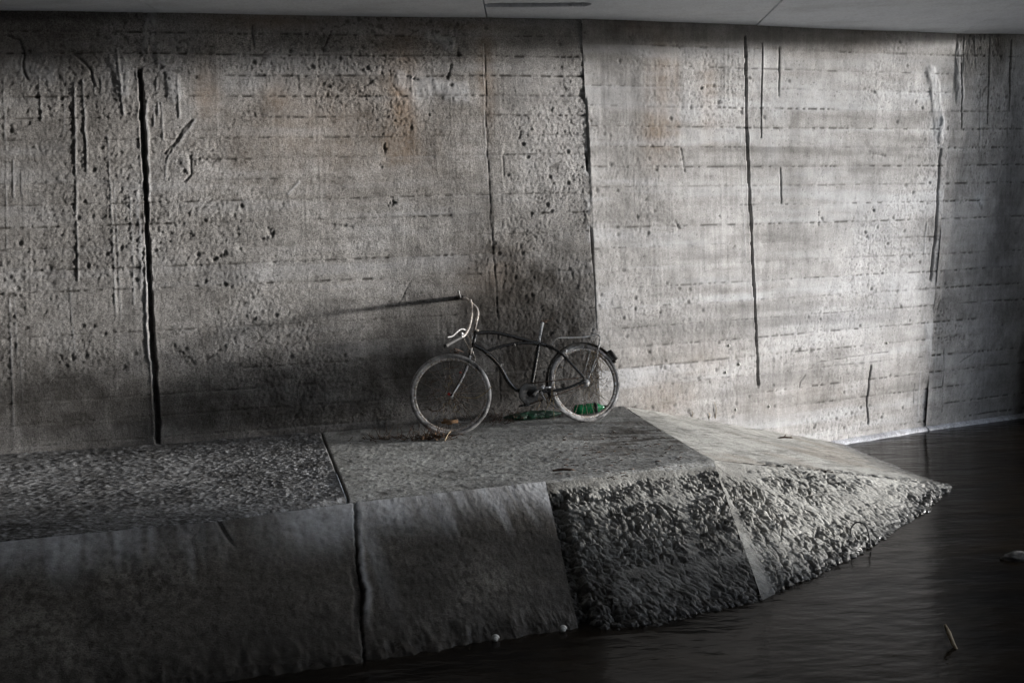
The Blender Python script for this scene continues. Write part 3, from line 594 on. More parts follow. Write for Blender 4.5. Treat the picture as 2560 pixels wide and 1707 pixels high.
lineB = [water_pts[0]-wl_dir*11, water_pts[0]-wl_dir*1.2, water_pts[0], water_pts[1], water_pts[2], atz(1440, 1560, WATER)[:2]]
skin('embankment', lineT, lineB, 1000, 190, m_lining, lining_d, 300, 'smooth dark concrete lining sloping from the path into the water', dens=2.3)
def rough_d(P, s, t, seed, mask, front=False):
    x, y, z = P[..., 0], P[..., 1], P[..., 2]
    a, b = (x*.95+y*.3+.5*(y*.95-x*.3), 1.3*(y*.95-x*.3)) if front else (x*.6+y*.8, 1.1*(x*.8-y*.6))
    a2 = a+.08*(fbm(x*3, y*3, seed)-.5); b2 = b+.08*(fbm(x*3+9, y*3, seed)-.5)
    aw = a2+.035*(fbm(a*24, b*16, seed+1, 4)-.5); bw = b2+.05*(fbm(a*24+7, b*16, seed+2, 4)-.5)
    w1_, w2_, wi = worley(aw*19, bw*11.5, seed+3); lump = np.clip(1-w1_**2*1.6, -.2, 1)*(.35+.9*wi); crev = 1-sst(.03, .22, w2_-w1_)
    v1_, v2_, vi = worley(aw*44, bw*27, seed+6); small = np.clip(1-v1_**2*1.8, -.2, 1)*(.3+.8*vi)
    hole = (hsh(np.floor(aw*19), np.floor(bw*11.5), np.zeros_like(aw), seed+8) < .18)*sst(.1, .35, w1_)*.6
    r2 = fbm(a2*60, b2*45, seed+2, 3)
    d = mask*(.017*(lump-.45)-.011*crev+.010*(small-.4)-.012*hole+.022*(r2-.5)+.030*(fbm(a2*9, b2*6, seed+12, 3)-.5))+.005*(fbm(x*60, y*60, seed+4, 3)-.5)+.02*(fbm(x*1.6, y*1.6, seed+5)-.5)
    at = np.zeros(P.shape); at[..., 1] = 0
    crack_dark = mask*np.clip(crev*.8+hole, 0, 1)  # crevices and holes between the lumps coloured darker
    P_dark.append(crack_dark)
    return d, at, a2, b2
def apron_front(P, s, t, seed):
    x, y = P[..., 0], P[..., 1]
    lat = np.minimum(np.abs(((t*2.15+.15*(fbm(s*4, t, 5)-.5)) % 1)-.5), np.abs(((s*2.1+.12*(fbm(t*4, s, 6)-.5)) % 1)-.5)*.9)
    mask = sst(.03, .10, np.abs(lat-.5)*0+lat)*sst(.05, .10, t+.04*(fbm(s*12, t*3, 4)-.5)); mask = (.3+.7*mask)*(.5+.75*sst(.4, .56, fbm(x*3., y*3., seed+8)))*sst(.04, .09, t+.04*(fbm(s*12, t*3, 4)-.5))
    mask = np.maximum(mask, sst(.6, .95, t)*.6)
    d, at, a, b = rough_d(P, s, t, seed, mask, True)
    d = d-.045*(1-sst(.03, .09, s))*sst(.03, .2, t)                          # dark gap against the lining
    at[..., 1] = np.maximum(.85*sst(.3, .75, t+.3*(fbm(x*5, y*5, seed+14)-.5))*(.4+.8*fbm(x*6, y*6, seed+9)), .3*sst(.45, .6, fbm(x*5, y*5, seed+10)))
    at[..., 1] = np.maximum(at[..., 1], .8*(1-sst(.02, .07, s)))
    return d, at
Q1 = atz(1905, 1500, WATER)[:2]
skin('embankment', [atz(1366, 1203, -.08)[:2], Pc+(Wc-Pc)*.02], [atz(1448, 1572, WATER)[:2], atz(1600, 1568, WATER)[:2], Q1], 330, 300, m_apron, apron_front, 400, 'rough pitted mortar apron right of the smooth lining')
def apron_side(P, s, t, seed):
    x, y = P[..., 0], P[..., 1]
    lat = np.minimum(np.abs(((t*2.1+.2*(fbm(s*5, t, 7)-.5)) % 1)-.5), np.abs(((s*3.3+.1*(fbm(t*4, s, 8)-.5)) % 1)-.5)*1.1)
    mask = (.45+.55*sst(.02, .16, lat))*sst(.13, .24, t+.08*(fbm(s*9, t*3, 4)-.5))*(.6+.7*sst(.38, .55, fbm(x*2.6, y*2.6, seed+8)))*(1-sst(.90, 1.0, s)*.7)
    mask = np.maximum(mask, sst(.75, .95, t)*.6)*sst(.02, .07, s)
    d, at, a, b = rough_d(P, s, t, seed, mask)
    at[..., 1] = .25*sst(.5, .65, fbm(x*5, y*5, seed+10))
    return d, at
wf = [Q1]+[atz(x, y, WATER)[:2] for x, y in [(2040, 1437), (2140, 1387), (2220, 1338), (2310, 1280), (2381, 1216)]]
skin('embankment', [Pc+(Wc-Pc)*.02, Pc+(Wc-Pc)*.06], wf, 620, 330, m_apron, apron_side, 470, 'sunlit rough mortar apron narrowing to a point in the water')
def end_d(P, s, t, seed):
    x, y = P[..., 0], P[..., 1]
    d, at, a, b = rough_d(P, s, t, seed, .9*(1-sst(.04, .13, s+.05*(fbm(t*9, s*3, 4)-.5)))*sst(.12, .3, t)*.8)
    d = d+.004*(fbm(x*18, y*18, seed+2)-.5)+.02*np.exp(-((1-s)/.05)**2)*fbm(x*8, y*8, seed+3)
    at[..., 1] = .35*sst(.58, .68, fbm(a*4, b*22, seed+11, 5))
    at[..., 0] = .25*sst(.5, .7, fbm(x*2, y*2, seed+12))
    return d, at
skin('embankment', [Pc+(Wc-Pc)*.06, Wc+np.array([.02, .1])], [wf[-1], atz(2336, 1203, WATER)[:2], atz(2102, 1107, WATER)[:2]+np.array([0, .12])], 420, 300, m_endslope, end_d, 520, 'smooth pale end slope falling from the path crest to the water', )

# ------------------------------------------------------------------ water and channel bed
def water_mat():
    m = bpy.data.materials.new('murky_water'); m.use_nodes = True; t = m.node_tree; L = t.links.new; b = t.nodes['Principled BSDF']
    tc = t.nodes.new('ShaderNodeTexCoord'); mp = t.nodes.new('ShaderNodeMapping'); mp.inputs['Rotation'].default_value = (0, 0, -.35); mp.inputs['Scale'].default_value = (.9, 1.7, 1); L(tc.outputs['Object'], mp.inputs[0])
    n = t.nodes.new('ShaderNodeTexNoise'); n.inputs['Scale'].default_value = 2.2; n.inputs['Detail'].default_value = 5; L(mp.outputs[0], n.inputs['Vector'])
    n2 = t.nodes.new('ShaderNodeTexNoise'); n2.inputs['Scale'].default_value = 7; n2.inputs['Detail'].default_value = 3; L(mp.outputs[0], n2.inputs['Vector'])
    ad = t.nodes.new('ShaderNodeMath'); ad.operation = 'MULTIPLY_ADD'; ad.inputs[1].default_value = .25; L(n2.outputs[0], ad.inputs[0]); L(n.outputs[0], ad.inputs[2])
    bu = t.nodes.new('ShaderNodeBump'); bu.inputs['Strength'].default_value = .22; bu.inputs['Distance'].default_value = .06; L(ad.outputs[0], bu.inputs['Height']); L(bu.outputs[0], b.inputs['Normal'])
    r = t.nodes.new('ShaderNodeValToRGB'); r.color_ramp.elements[0].position = .35; r.color_ramp.elements[0].color = (.008, .007, .006, 1); r.color_ramp.elements[1].position = .7; r.color_ramp.elements[1].color = (.016, .012, .008, 1); L(n.outputs[0], r.inputs[0]); L(r.outputs[0], b.inputs['Base Color'])
    rr = t.nodes.new('ShaderNodeMapRange'); rr.inputs[3].default_value = .06; rr.inputs[4].default_value = .16; L(n2.outputs[0], rr.inputs[0])
    ge = t.nodes.new('ShaderNodeSeparateXYZ'); L(tc.outputs['Object'], ge.inputs[0])          # wind ripples on the open water outside
    mr = t.nodes.new('ShaderNodeMapRange'); mr.inputs[1].default_value = 5.5; mr.inputs[2].default_value = 9.; mr.inputs[3].default_value = 0; mr.inputs[4].default_value = .36; L(ge.outputs[0], mr.inputs[0])
    ad2 = t.nodes.new('ShaderNodeMath'); L(rr.outputs[0], ad2.inputs[0]); L(mr.outputs[0], ad2.inputs[1]); L(ad2.outputs[0], b.inputs['Roughness'])
    b.inputs['IOR'].default_value = 1.15; b.inputs['Specular IOR Level'].default_value = .2
    return m
X, Y = np.meshgrid(np.linspace(-30, 150, 180), np.linspace(-40, 60, 90), indexing='ij')
wp = np.stack([X, Y, np.full(X.shape, WATER)], -1)
wt = grid_mesh('water', wp, water_mat()); tag(wt, 'dark slow murky water filling the channel', 'water', kind='structure')
bed = grid_mesh('channel_bed', np.stack([X*20, Y*20, np.full(X.shape, -1.0)], -1), m_gravel, attr=np.zeros(X.shape+(3,))); tag(bed, 'dark gravel bed under the water', 'ground', kind='structure')

# ------------------------------------------------------------------ the bicycle
m_black = simple('black_enamel', (.006, .007, .009), .2, 0, .3, 60, (.018, .016, .014), .3, .05)
m_chrome = simple('dull_chrome', (.92, .93, .95), .3, .85, .3, 60, (.30, .24, .18), .3, .08)
m_alu = simple('dusty_aluminium', (.62, .63, .65), .32, .9, .3, 70, (.26, .24, .21), .5, .1)
m_bright = simple('bright_steel', (.85, .88, .93), .32, .5, .3, 40, (.4, .4, .4), .2)
m_tyre = simple('dusty_tyre', (.56, .55, .54), .5, 0, .5, 6, (.03, .028, .027), .5, .2)
m_rubber = simple('black_rubber', (.018, .018, .018), .6, 0, .3, 60, (.05, .048, .045), .3, .2)
m_spoke = simple('grimy_spokes', (.34, .31, .27), .45, .5, .4, 80, (.12, .08, .05), .5, .1)
m_rustmetal = simple('rusty_steel', (.10, .06, .04), .8, .2, .5, 60, (.04, .025, .02), .5, .4)
m_red = simple('red_plastic', (.45, .03, .02), .4, 0, .3, 30)
m_straw = simple('dry_grass', (.34, .27, .15), .8, 0, .5, 20, (.10, .07, .04), .4, .1)
m_leaf = simple('dead_leaves', (.20, .11, .05), .8, 0, .5, 9, (.06, .04, .025), .6, .2)
m_leafpale = simple('pale_dead_leaves', (.50, .42, .28), .8, 0, .5, 12, (.2, .14, .08), .4, .2)
m_root = simple('brown_roots', (.11, .065, .04), .85, 0, .5, 30, (.04, .025, .018), .5, .3)
m_green = simple('green_plastic', (.015, .26, .09), .22, 0, .3, 14, (.01, .10, .04), .35, .1)
m_greendk = simple('dark_green_plastic', (.008, .05, .025), .4, 0, .4, 14, (.008, .012, .01), .6, .1)
m_cap = simple('dark_plastic', (.02, .025, .03), .4)
m_white = simple('white_shell', (.80, .79, .75), .5, 0, .3, 60)

def ground_z(xy): return float(path_z(np.array(xy)))
RW = .322                                                                 # wheel radius
FC = np.array([-.497, 9.33]); RC = np.array([.605, 9.78])                  # contact points on the path
zf, zr = ground_z(FC)+.002, ground_z(RC)+.002
FC3, RC3 = np.array([*FC, zf]), np.array([*RC, zr])
bu_ = (RC3-FC3); bu_ /= np.linalg.norm(bu_)                                # front to rear
bh = np.array([-bu_[1], bu_[0], 0]); bh /= np.linalg.norm(bh)              # towards the wall
LEAN = math.radians(11)
bup = math.cos(LEAN)*np.array([0, 0, 1.])+math.sin(LEAN)*bh
bn = np.cross(bup, bu_); bn /= np.linalg.norm(bn)
if bn[1] > 0: bn = -bn                                                    # towards the camera
def B(x, y, off=0.): return onpl(x, y, RC3+bn*off, bn)
bike = empty('bicycle', tuple((FC3+RC3)/2)); BO = np.array(bike.location)
tag(bike, 'abandoned black cruiser bicycle without a saddle leaning against the concrete wall', 'bicycle')

def wheel(name, C, ax, up, tyre_mat, arc_bent, seed, label=None, hubr=.018):
    w = empty(name, tuple(C-BO)); w.parent = bike
    if label: w['label'] = label
    ax = ax/np.linalg.norm(ax); rn = random.Random(seed)
    e = up-ax*np.dot(up, ax); e /= np.linalg.norm(e); g = np.cross(ax, e)
    mb = MB(); rt = .0195; R0 = RW-rt
    prof = [(R0+rt*math.cos(a)*1.0, rt*math.sin(a)) for a in np.linspace(0, 2*math.pi, 14, endpoint=False)]
    mb.lathe(prof, C, ax, 96, ref=up); mb.build('tyre', tyre_mat, w, org=C)
    rm = MB(); ri = R0-.013
    rm.lathe([(ri+.002, -.013), (ri-.012, -.012), (ri-.020, -.006), (ri-.020, .006), (ri-.012, .012), (ri+.002, .013), (ri+.004, .009), (ri+.0, .0), (ri+.004, -.009)], C, ax, 96, ref=up)
    rm.build('rim', m_chrome, w, org=C)
    hb = MB(); hb.lathe([(0.001, -.05), (.006, -.05), (.006, -.034), (hubr+.008, -.033), (hubr+.008, -.028), (hubr-.004, -.024), (hubr-.005, .024), (hubr+.008, .028), (hubr+.008, .033), (.006, .034), (.006, .05), (.001, .05)], C, ax, 20, ref=up)
    hb.build('hub', m_alu, w, org=C)
    sp = MB()
    for k in range(28):
        if rn.random() < .12: continue
        a = 2*math.pi*k/28; side = 1 if k % 2 else -1; off = .55*(1 if k % 4 < 2 else -1)
        p0 = C+ax*side*.030+(hubr+.004)*(e*math.cos(a+off)+g*math.sin(a+off))
        p1 = C+(ri-.018)*(e*math.cos(a)+g*math.sin(a))
        mid = (p0+p1)/2+np.array([rn.uniform(-1, 1) for _ in range(3)])*(.012 if rn.random() < arc_bent else .001)
        sp.tube([p0, mid, p1], .0017, 5, smooth=4)
    sp.build('spokes', m_spoke, w, org=C)
    return w, e, g, ax
# the rear wheel stands in the plane of the frame, the front wheel is steered towards the picture plane
RCc = RC3+bup*RW
yawf = math.radians(3.); fu = np.array([math.cos(yawf), math.sin(yawf), 0]); fh = np.array([-fu[1], fu[0], 0])
fup = math.cos(math.radians(9))*np.array([0, 0, 1.])+math.sin(math.radians(9))*fh
fn = -(math.cos(math.radians(9))*fh-math.sin(math.radians(9))*np.array([0, 0, 1.]))
FCc = FC3+fup*RW
fw, *_ = wheel('front_wheel', FCc, fn, fup, m_tyre, .5, 1)
rw, *_ = wheel('rear_wheel', RCc, bn, bup, m_tyre, .7, 2, hubr=.026)

def part(name, mb, mat, parent=None, smooth=True):
    o = mb.build(name, mat, parent or bike, smooth, org=BO); return o
# frame: head tube, curved top tube running on into the seat stays, middle tube, down tube, seat tube, chain stays
H0p = lambda x, y, o=0: B(x, y, o)
fr = MB(); tr = .0165
headT, headB = B(1190, 826), B(1177, 880)
fr.tube([headT, headB], .019, 12)
fr.tube([B(1189, 833), B(1215, 830.5), B(1247, 833), B(1288, 842.6), B(1329, 853.5), B(1351, 859), B(1374, 866)], tr, 10, smooth=5)
for o_ in (-.035, .035):
    fr.tube([B(1366, 864, o_*.3), B(1384, 871, o_*.6), B(1406, 887, o_), B(1428, 909, o_*1.3), B(1461, 945, o_*1.5)], [.014, .013, .011, .010, .009], 8, smooth=5)
    fr.tube([B(1328, 981, o_*.6), B(1392, 975, o_), B(1425, 967, o_*1.3), B(1463, 951, o_*1.5)], [.014, .013, .011, .010], 8, smooth=5)
fr.tube([B(1183, 862), B(1199, 870), B(1216, 881), B(1241, 905.6), B(1255, 925), B(1269, 951), B(1288, 972), B(1317, 984)], .018, 10, smooth=5)
fr.tube([B(1214, 880), B(1247, 867.5), B(1288, 859), B(1318, 857), B(1345, 860)], [.012, .012, .013, .013, .014], 10, smooth=5)
fr.tube([B(1347, 858), B(1337, 918), B(1325, 982)], .0175, 10, smooth=4)
fr.tube([B(1322, 984, -.036), B(1322, 984, .036)], .022, 14)
part('frame', fr, m_black)
hs_ = MB(); hs_.lathe([(.001, -.008), (.022, -.008), (.024, 0), (.022, .008), (.001, .008)], headT, headT-headB, 16); part('headset', hs_, m_chrome); hs_ = MB(); hs_.lathe([(.001, -.010), (.024, -.010), (.026, 0), (.022, .010), (.001, .010)], headB, headT-headB, 16)
part('headset', hs_, m_chrome)
# fork: crown and two curved blades down to the front axle
fork = MB(); crown = B(1175, 888)
fork.tube([headB, crown], .014, 10)
fork.tube([crown+fn*.05, crown, crown-fn*.05], .014, 10)
for sd_ in (1, -1):
    q = FCc+fn*.052*sd_
    c0 = crown+fn*.05*sd_
    m1 = c0*.66+q*.34+fu*.022; m2 = c0*.30+q*.70+fu*.026
    fork.tube([c0, m1, m2, q+fu*.012, q], [.013, .012, .010, .008, .007], 8, smooth=6)
part('fork', fork, m_black)
fc = MB()
q = FCc+fn*.052; c0 = crown+fn*.05
off = fn*.0075+fu*.006
fc.tube([c0*.97+q*.03+off, c0*.66+q*.34+fu*.022+off, c0*.30+q*.70+fu*.026+off*.8, q+fu*.014+off*.6], [.009, .009, .008, .006], 8, smooth=6)
part('fork_trim', fc, m_bright)
br = MB(); bc = B(1177, 874, .03)
br.box(bc, (.016, .014, .014)); br.tube([bc, bc+fn*.02+fup*-.03, B(1170, 905, .04)], .006, 8); br.tube([B(1181, 880, .03), B(1188, 896, .035), B(1186, 908, .035)], .005, 8, smooth=3)
part('front_brake', br, m_chrome)
# handlebar: tall riser, one grip low and near, the other end high against the wall
hb = MB()
_s, _h = inv(f1, 1150, 744); far_end = f1(_s, _h)+np.array([.0, .005, 0]); hb_top = aty(1177, 754, 9.66)
hb.tube([B(1177, 874, 0), B(1180, 846, 0), B(1186, 824, .0), aty(1190, 806, 9.50), aty(1194.5, 785, 9.53), aty(1191, 771, 9.58), aty(1181, 761, 9.64), aty(1170, 751, 9.76), aty(1160, 745, 9.92), far_end], [.014, .013, .012, .012, .012, .012, .012, .012, .013, .013], 10, smooth=5)
hb.tube([aty(1176, 750, 9.66), aty(1179.5, 766, 9.60), aty(1179.5, 786, 9.52), aty(1173, 817, 9.38), aty(1163, 836, 9.28), aty(1153, 843, 9.22)], .0105, 10, smooth=5)
part('handlebar', hb, m_chrome)
g1 = MB(); ga, gb = aty(1158, 839.5, 9.26), aty(1112.5, 865.5, 9.02); dv = gb-ga
g1.tube([ga+dv*t for t in np.linspace(0, 1, 25)], [.0165 if i % 2 else .0145 for i in range(25)], 12)
go_ = part('grip', g1, m_rubber)
for t in (.36, .50, .64, .78, .93):
    pg = MB(); c = ga+dv*t+np.array([0, -.013, -.010]); pg.tube([c-dv*.03, c+dv*.03], .0035, 6); part('grip_stud', pg, m_white, bike)
g2 = MB(); g2.tube([far_end+np.array([0, .02, 0]), far_end*.5+aty(1160, 744, 9.92)*.5, aty(1160, 745, 9.92)], .020, 12); part('grip', g2, m_rubber)
lv = MB(); lv.tube([aty(1165, 825, 9.28), aty(1154, 822.5, 9.24), aty(1143, 830, 9.20), aty(1132, 840, 9.12), aty(1119, 843, 9.03)], [.004, .005, .0055, .005, .005], 8, smooth=5, flat=.6)
part('brake_lever', lv, m_alu)
lb = MB(); lb.tube([aty(1157, 836, 9.25), aty(1151, 832, 9.23)], .012, 8); lb.tube([aty(1155, 838, 9.23), aty(1150, 848, 9.22)], .009, 8); part('lever_clamp', lb, m_alu)
lv2 = MB(); lv2.tube([aty(1152, 745, 9.88), aty(1149, 736, 9.84), aty(1147, 727, 9.82)], [.006, .005, .006], 8); part('brake_lever', lv2, m_alu)
cb = MB()
cb.tube([aty(1162, 832, 9.28), aty(1169, 838, 9.30), aty(1176, 852, 9.38), B(1179, 868, .03)], .0024, 6, smooth=6)
cb.tube([aty(1158, 842, 9.25), aty(1166, 858, 9.30), B(1174, 872, .05)], .0024, 6, smooth=6)
cb.tube([B(1180, 893, .05), B(1190, 903, .05), B(1201, 916, .05), B(1212, 934, .04)], .0024, 6, smooth=6)
cb.tube([B(1216, 884, .02), B(1226, 889, .02), B(1240, 902, .02), B(1252, 917, .02), B(1262, 936, .02)], .0026, 6, smooth=6)
part('brake_cable', cb, m_spoke)
fl = MB(); fl.tube([aty(1136, 872, 9.2), aty(1146, 875, 9.25), aty(1158, 880, 9.3)], [.005, .006, .004], 8, smooth=3); fl.box(aty(1141, 880, 9.3), (.02, .012, .008)); part('lamp_bracket', fl, m_rustmetal)
cl = MB(); cl.lathe([(.001, -.008), (.018, -.008), (.019, 0), (.018, .008), (.001, .008)], B(1251, 914), B(1241, 905.6)-B(1262, 935), 12); cl.box(B(1256, 912, .01), (.008, .008, .008)); part('clamp', cl, m_alu)
c2 = MB(); c2.lathe([(.001, -.005), (.014, -.005), (.014, .005), (.001, .005)], B(1286, 862, .005), B(1288, 859)-B(1247, 867), 10); part('clamp', c2, m_alu)
# seat post without a saddle
spst = MB(); spst.tube([B(1347.5, 856), B(1349.5, 838)], .011, 12); spst.tube([B(1349.5, 840), B(1356, 806)], .0135, 12); part('seat_post', spst, m_bright)
sc_ = MB(); sc_.tube([B(1356, 806), B(1366, 803)], .012, 8)
for o_ in (-.018, .018): sc_.tube([B(1352, 803, o_), B(1364, 801, o_), B(1374, 801, o_), B(1381, 797, o_*1.3), B(1381, 793, o_*1.3)], .0035, 6, smooth=4)
part('saddle_clamp', sc_, m_rustmetal)
# cranks, chainring, pedals, chain and guard
cr_ = MB(); BBc = B(1322, 984, .04)
cr_.lathe([(.02, -.002), (.082, -.002), (.088, 0), (.082, .002), (.02, .002)], BBc, bn, 44)
part('chainring', cr_, m_rubber)
ca = MB(); ca.tube([B(1334, 988, .055), B(1346, 974, .06), B(1361, 963, .062)], [.013, .010, .009], 8, smooth=3, flat=.7); part('crank', ca, m_alu)
ca = MB(); ca.tube([B(1322, 984, -.055), B(1312, 1010, -.06)], [.012, .009], 8, flat=.7); part('crank', ca, m_rustmetal)
for (x, y, o_) in ((1362, 970, .11), (1312, 1013, -.11)):
    pd = MB(); c = B(x, y, o_)
    for k in (-1, 1): pd.box(c+bu_*.033*k, (.009, .04, .010)) if False else pd.tube([c+bu_*.03*k-bn*.042, c+bu_*.03*k+bn*.042], .008, 8)
    pd.tube([c-bn*.055, c+bn*.045], .006, 8); pd.box(c+bn*.04, (.03, .004, .007)); pd.box(c-bn*.04, (.03, .004, .007))
    part('pedal', pd, m_cap if o_ < 0 else m_alu)
ch = MB(); ch.tube([BBc+bup*.082, B(1400, 950, .042), B(1456, 943, .042)], .0045, 6); ch.tube([BBc-bup*.082, B(1400, 984, .042), B(1460, 961, .042)], .0045, 6); part('chain', ch, m_rustmetal)
ks = MB(); ks.tube([B(1352, 980, .03), B(1357, 991, .05), B(1364, 1001, .06)], [.012, .009, .008], 8, smooth=3); ks.tube([B(1362, 999, .06), B(1392, 1020, .12), B(1414, 1032, .16)], [.0065, .005, .004], 8); part('kickstand', ks, m_alu)
# rear mudguard with stays, carrier, lamp
md = MB(); Rm = RW+.016
def ang(x, y): v = B(x, y)-RCc; return math.atan2(np.dot(v, bu_), np.dot(v, bup))
gx = np.cross(bn, bup); sg = 1 if np.dot(gx, bu_) > 0 else -1
a0, a1 = math.radians(-112)*1, math.radians(64)
prof = [(Rm+.010*math.cos(w)-.006, .030*math.sin(w)) for w in np.linspace(-1.3, 1.3, 9)]+[(Rm+.010*math.cos(w)-.009, .029*math.sin(w)) for w in np.linspace(1.3, -1.3, 9)]
rng = (a0, a1) if sg > 0 else (-a1, -a0)
md.lathe(prof, RCc, bn, 60, arc=rng, ref=bup); part('mudguard', md, m_black)
lamp = MB(); lp = B(1531, 888); ld = B(1541, 901)-B(1519, 873); ld /= np.linalg.norm(ld); lo = np.cross(bn, ld)
Rl = np.stack([ld, lo, bn], 1); lamp.box(lp+lo*.0, (.048, .012, .026), Rl); part('rear_reflector', lamp, m_rubber)
lz = MB(); lz.box(B(1524, 893, 0), (.03, .004, .02), Rl); part('reflector_mount', lz, m_alu)
rk = MB(); ro = .055
for o_ in (-ro, ro):
    rk.tube([B(1378, 864, o_*.6), B(1385, 853, o_*.8), B(1395, 845, o_), B(1439, 844, o_), B(1472, 841, o_), B(1485, 836, o_), B(1494, 836, o_), B(1501, 843, o_)], .0065, 8, smooth=4)
    rk.tube([B(1500, 846, o_), B(1497, 866, o_), B(1490, 892, o_), B(1479, 925, o_), B(1470, 946, o_)], .007, 8, smooth=4)
for (x, y) in ((1395, 845), (1420, 844), (1450, 843), (1475, 840), (1500, 843)): rk.tube([B(x, y, -ro), B(x, y, ro)], .004, 8)
rk.tube([B(1478, 845, ro), B(1484, 858, ro*.5), B(1492, 846, ro)], .003, 6, smooth=3)
part('luggage_carrier', rk, m_alu)
st_ = MB(); st_.tube([B(1476, 876, .05), B(1468, 904, .05), B(1459, 934, .05)], .0055, 8); st_.tube([B(1496, 870, .065), B(1491, 896, .062)], .0055, 8); part('carrier_stay', st_, m_alu)
st_ = MB(); st_.tube([B(1491, 908, .062), B(1484, 922, .06), B(1479, 938, .055)], .005, 8); part('carrier_stay', st_, m_alu)
rb = MB(); rb.tube([B(1411, 872, .06), B(1416, 876, .06), B(1413, 884, .06), B(1420, 893, .06)], [.007, .008, .007, .007], 8); part('rear_brake', rb, m_chrome); rb = MB(); rb.box(B(1404, 917, .04), (.010, .008, .012)); part('brake_pad', rb, m_chrome)
rf = MB(); rf.tube([FCc+fn*.052-fu*.012+fup*.004, FCc+fn*.06-fu*.012+fup*.004], .011, 12); part('axle_cap', rf, m_red)
rf = MB(); c = B(1152, 931, .04)-fu*.0; rf.box(aty(1151, 931, 9.37), (.009, .004, .005)); part('spoke_reflector', rf, m_red)

# ------------------------------------------------------------------ litter round the bicycle
def strands(rn, n, base, spread, length, r0, droop, seed=0, thick=5):
    mb = MB()
    for i in range(n):
        p = np.array(base)+np.array([rn.gauss(0, spread[0]), rn.gauss(0, spread[1]), rn.gauss(0, spread[2])])
        d = np.array([rn.gauss(0, 1), rn.gauss(0, .4), rn.gauss(0, 1)-droop]); d /= np.linalg.norm(d)
        L = length*rn.uniform(.4, 1.2); pts = [p]
        for k in range(4):
            d = d+np.array([rn.gauss(0, .45), rn.gauss(0, .25), rn.gauss(0, .45)-droop*.25]); d /= np.linalg.norm(d); pts.append(pts[-1]+d*L/4)
        mb.tube(pts, [r0*x for x in (1, .9, .8, .6, .3)], thick, smooth=2)
    return mb
def leaf(mb, c, size, rn, flat=.3):
    a = rn.uniform(0, 6.28); u = np.array([math.cos(a), math.sin(a), rn.gauss(0, flat)]); u /= np.linalg.norm(u)
    w = np.cross(u, [rn.gauss(0, flat), rn.gauss(0, flat), 1]); w /= np.linalg.norm(w); n_ = np.cross(u, w)
    prof = [(-1, 0), (-.5, .42), (.1, .5), (.6, .3), (1, 0)]; V = []; k = len(prof); cu = rn.uniform(.1, .5)
    for (x, y) in prof: V += [c+size*(u*x+w*y+n_*cu*y), c+size*(u*x+n_*(.02)), c+size*(u*x-w*y+n_*cu*y)]
    b = len(V); V += [v-n_*size*.04 for v in V]
    Fc = []
    for i in range(k-1):
        for j in (0, 1):
            q = (i*3+j, (i+1)*3+j, (i+1)*3+j+1, i*3+j+1); Fc.append(q); Fc.append(tuple(b+x for x in q[::-1]))
    mb.add(V, Fc)
rn = random.Random(8)
rt = strands(rn, 110, B(1478, 915, .0), (.05, .03, .10), .13, .0022, .9)
o = rt.build('tangled_roots', m_root); tag(o, 'brown tangle of flood-washed roots hanging in the rear wheel of the bicycle', 'plant debris', kind='stuff')
rt = strands(rn, 45, B(1487, 930, .03), (.035, .03, .12), .16, .0017, 1.1)
for (a, b_, c_) in (((1381, 962), (1383, 1000), (1385, 1050)), ((1378, 966), (1379, 990), (1372, 1015)), ((1361, 985), (1370, 1010), (1362, 1030)), ((1345, 995), (1350, 1008), (1342, 1024))):
    rt.tube([B(*a, .07), B(*b_, .09), B(*c_, .10)], [.0032, .003, .002], 6, smooth=5)
o = rt.build('dry_grass', m_straw); tag(o, 'dry grass stems hanging from the pedals and rear wheel of the bicycle', 'dry grass', kind='stuff')
# roots and stems caught in the front wheel
rt = strands(rn, 110, FCc+fn*.01, (.11, .012, .12), .09, .0026, .5)
o = rt.build('washed_up_stems', m_root); tag(o, 'thin brown stems caught between the spokes of the front wheel', 'plant debris', kind='stuff')
rt = strands(rn, 26, FCc-fup*.03+fn*.012, (.03, .01, .07), .10, .0026, .9)
rt.tube([FCc+fn*.03+fu*.06-fup*.02, FCc+fn*.04+fu*.19-fup*.035, FCc+fn*.03+fu*.27-fup*.0, FCc+fn*.02+fu*.325+fup*.05], [.003, .0035, .004, .003], 6, smooth=5)
o = rt.build('pale_stems', m_straw); tag(o, 'pale bent stems wound round the front hub of the bicycle', 'dry grass', kind='stuff')
lf = MB(); leaf(lf, FCc-fup*.21+fu*-.03+fn*.03, .055, rn, .2); lf.tube([FCc-fup*.215-fu*.08+fn*.03, FCc-fup*.21+fu*.05+fn*.03], [.012, .014], 8, flat=.5)
o = lf.build('dead_leaf', m_leaf); tag(o, 'orange brown dead leaf caught low in the spokes of the front wheel', 'leaf')
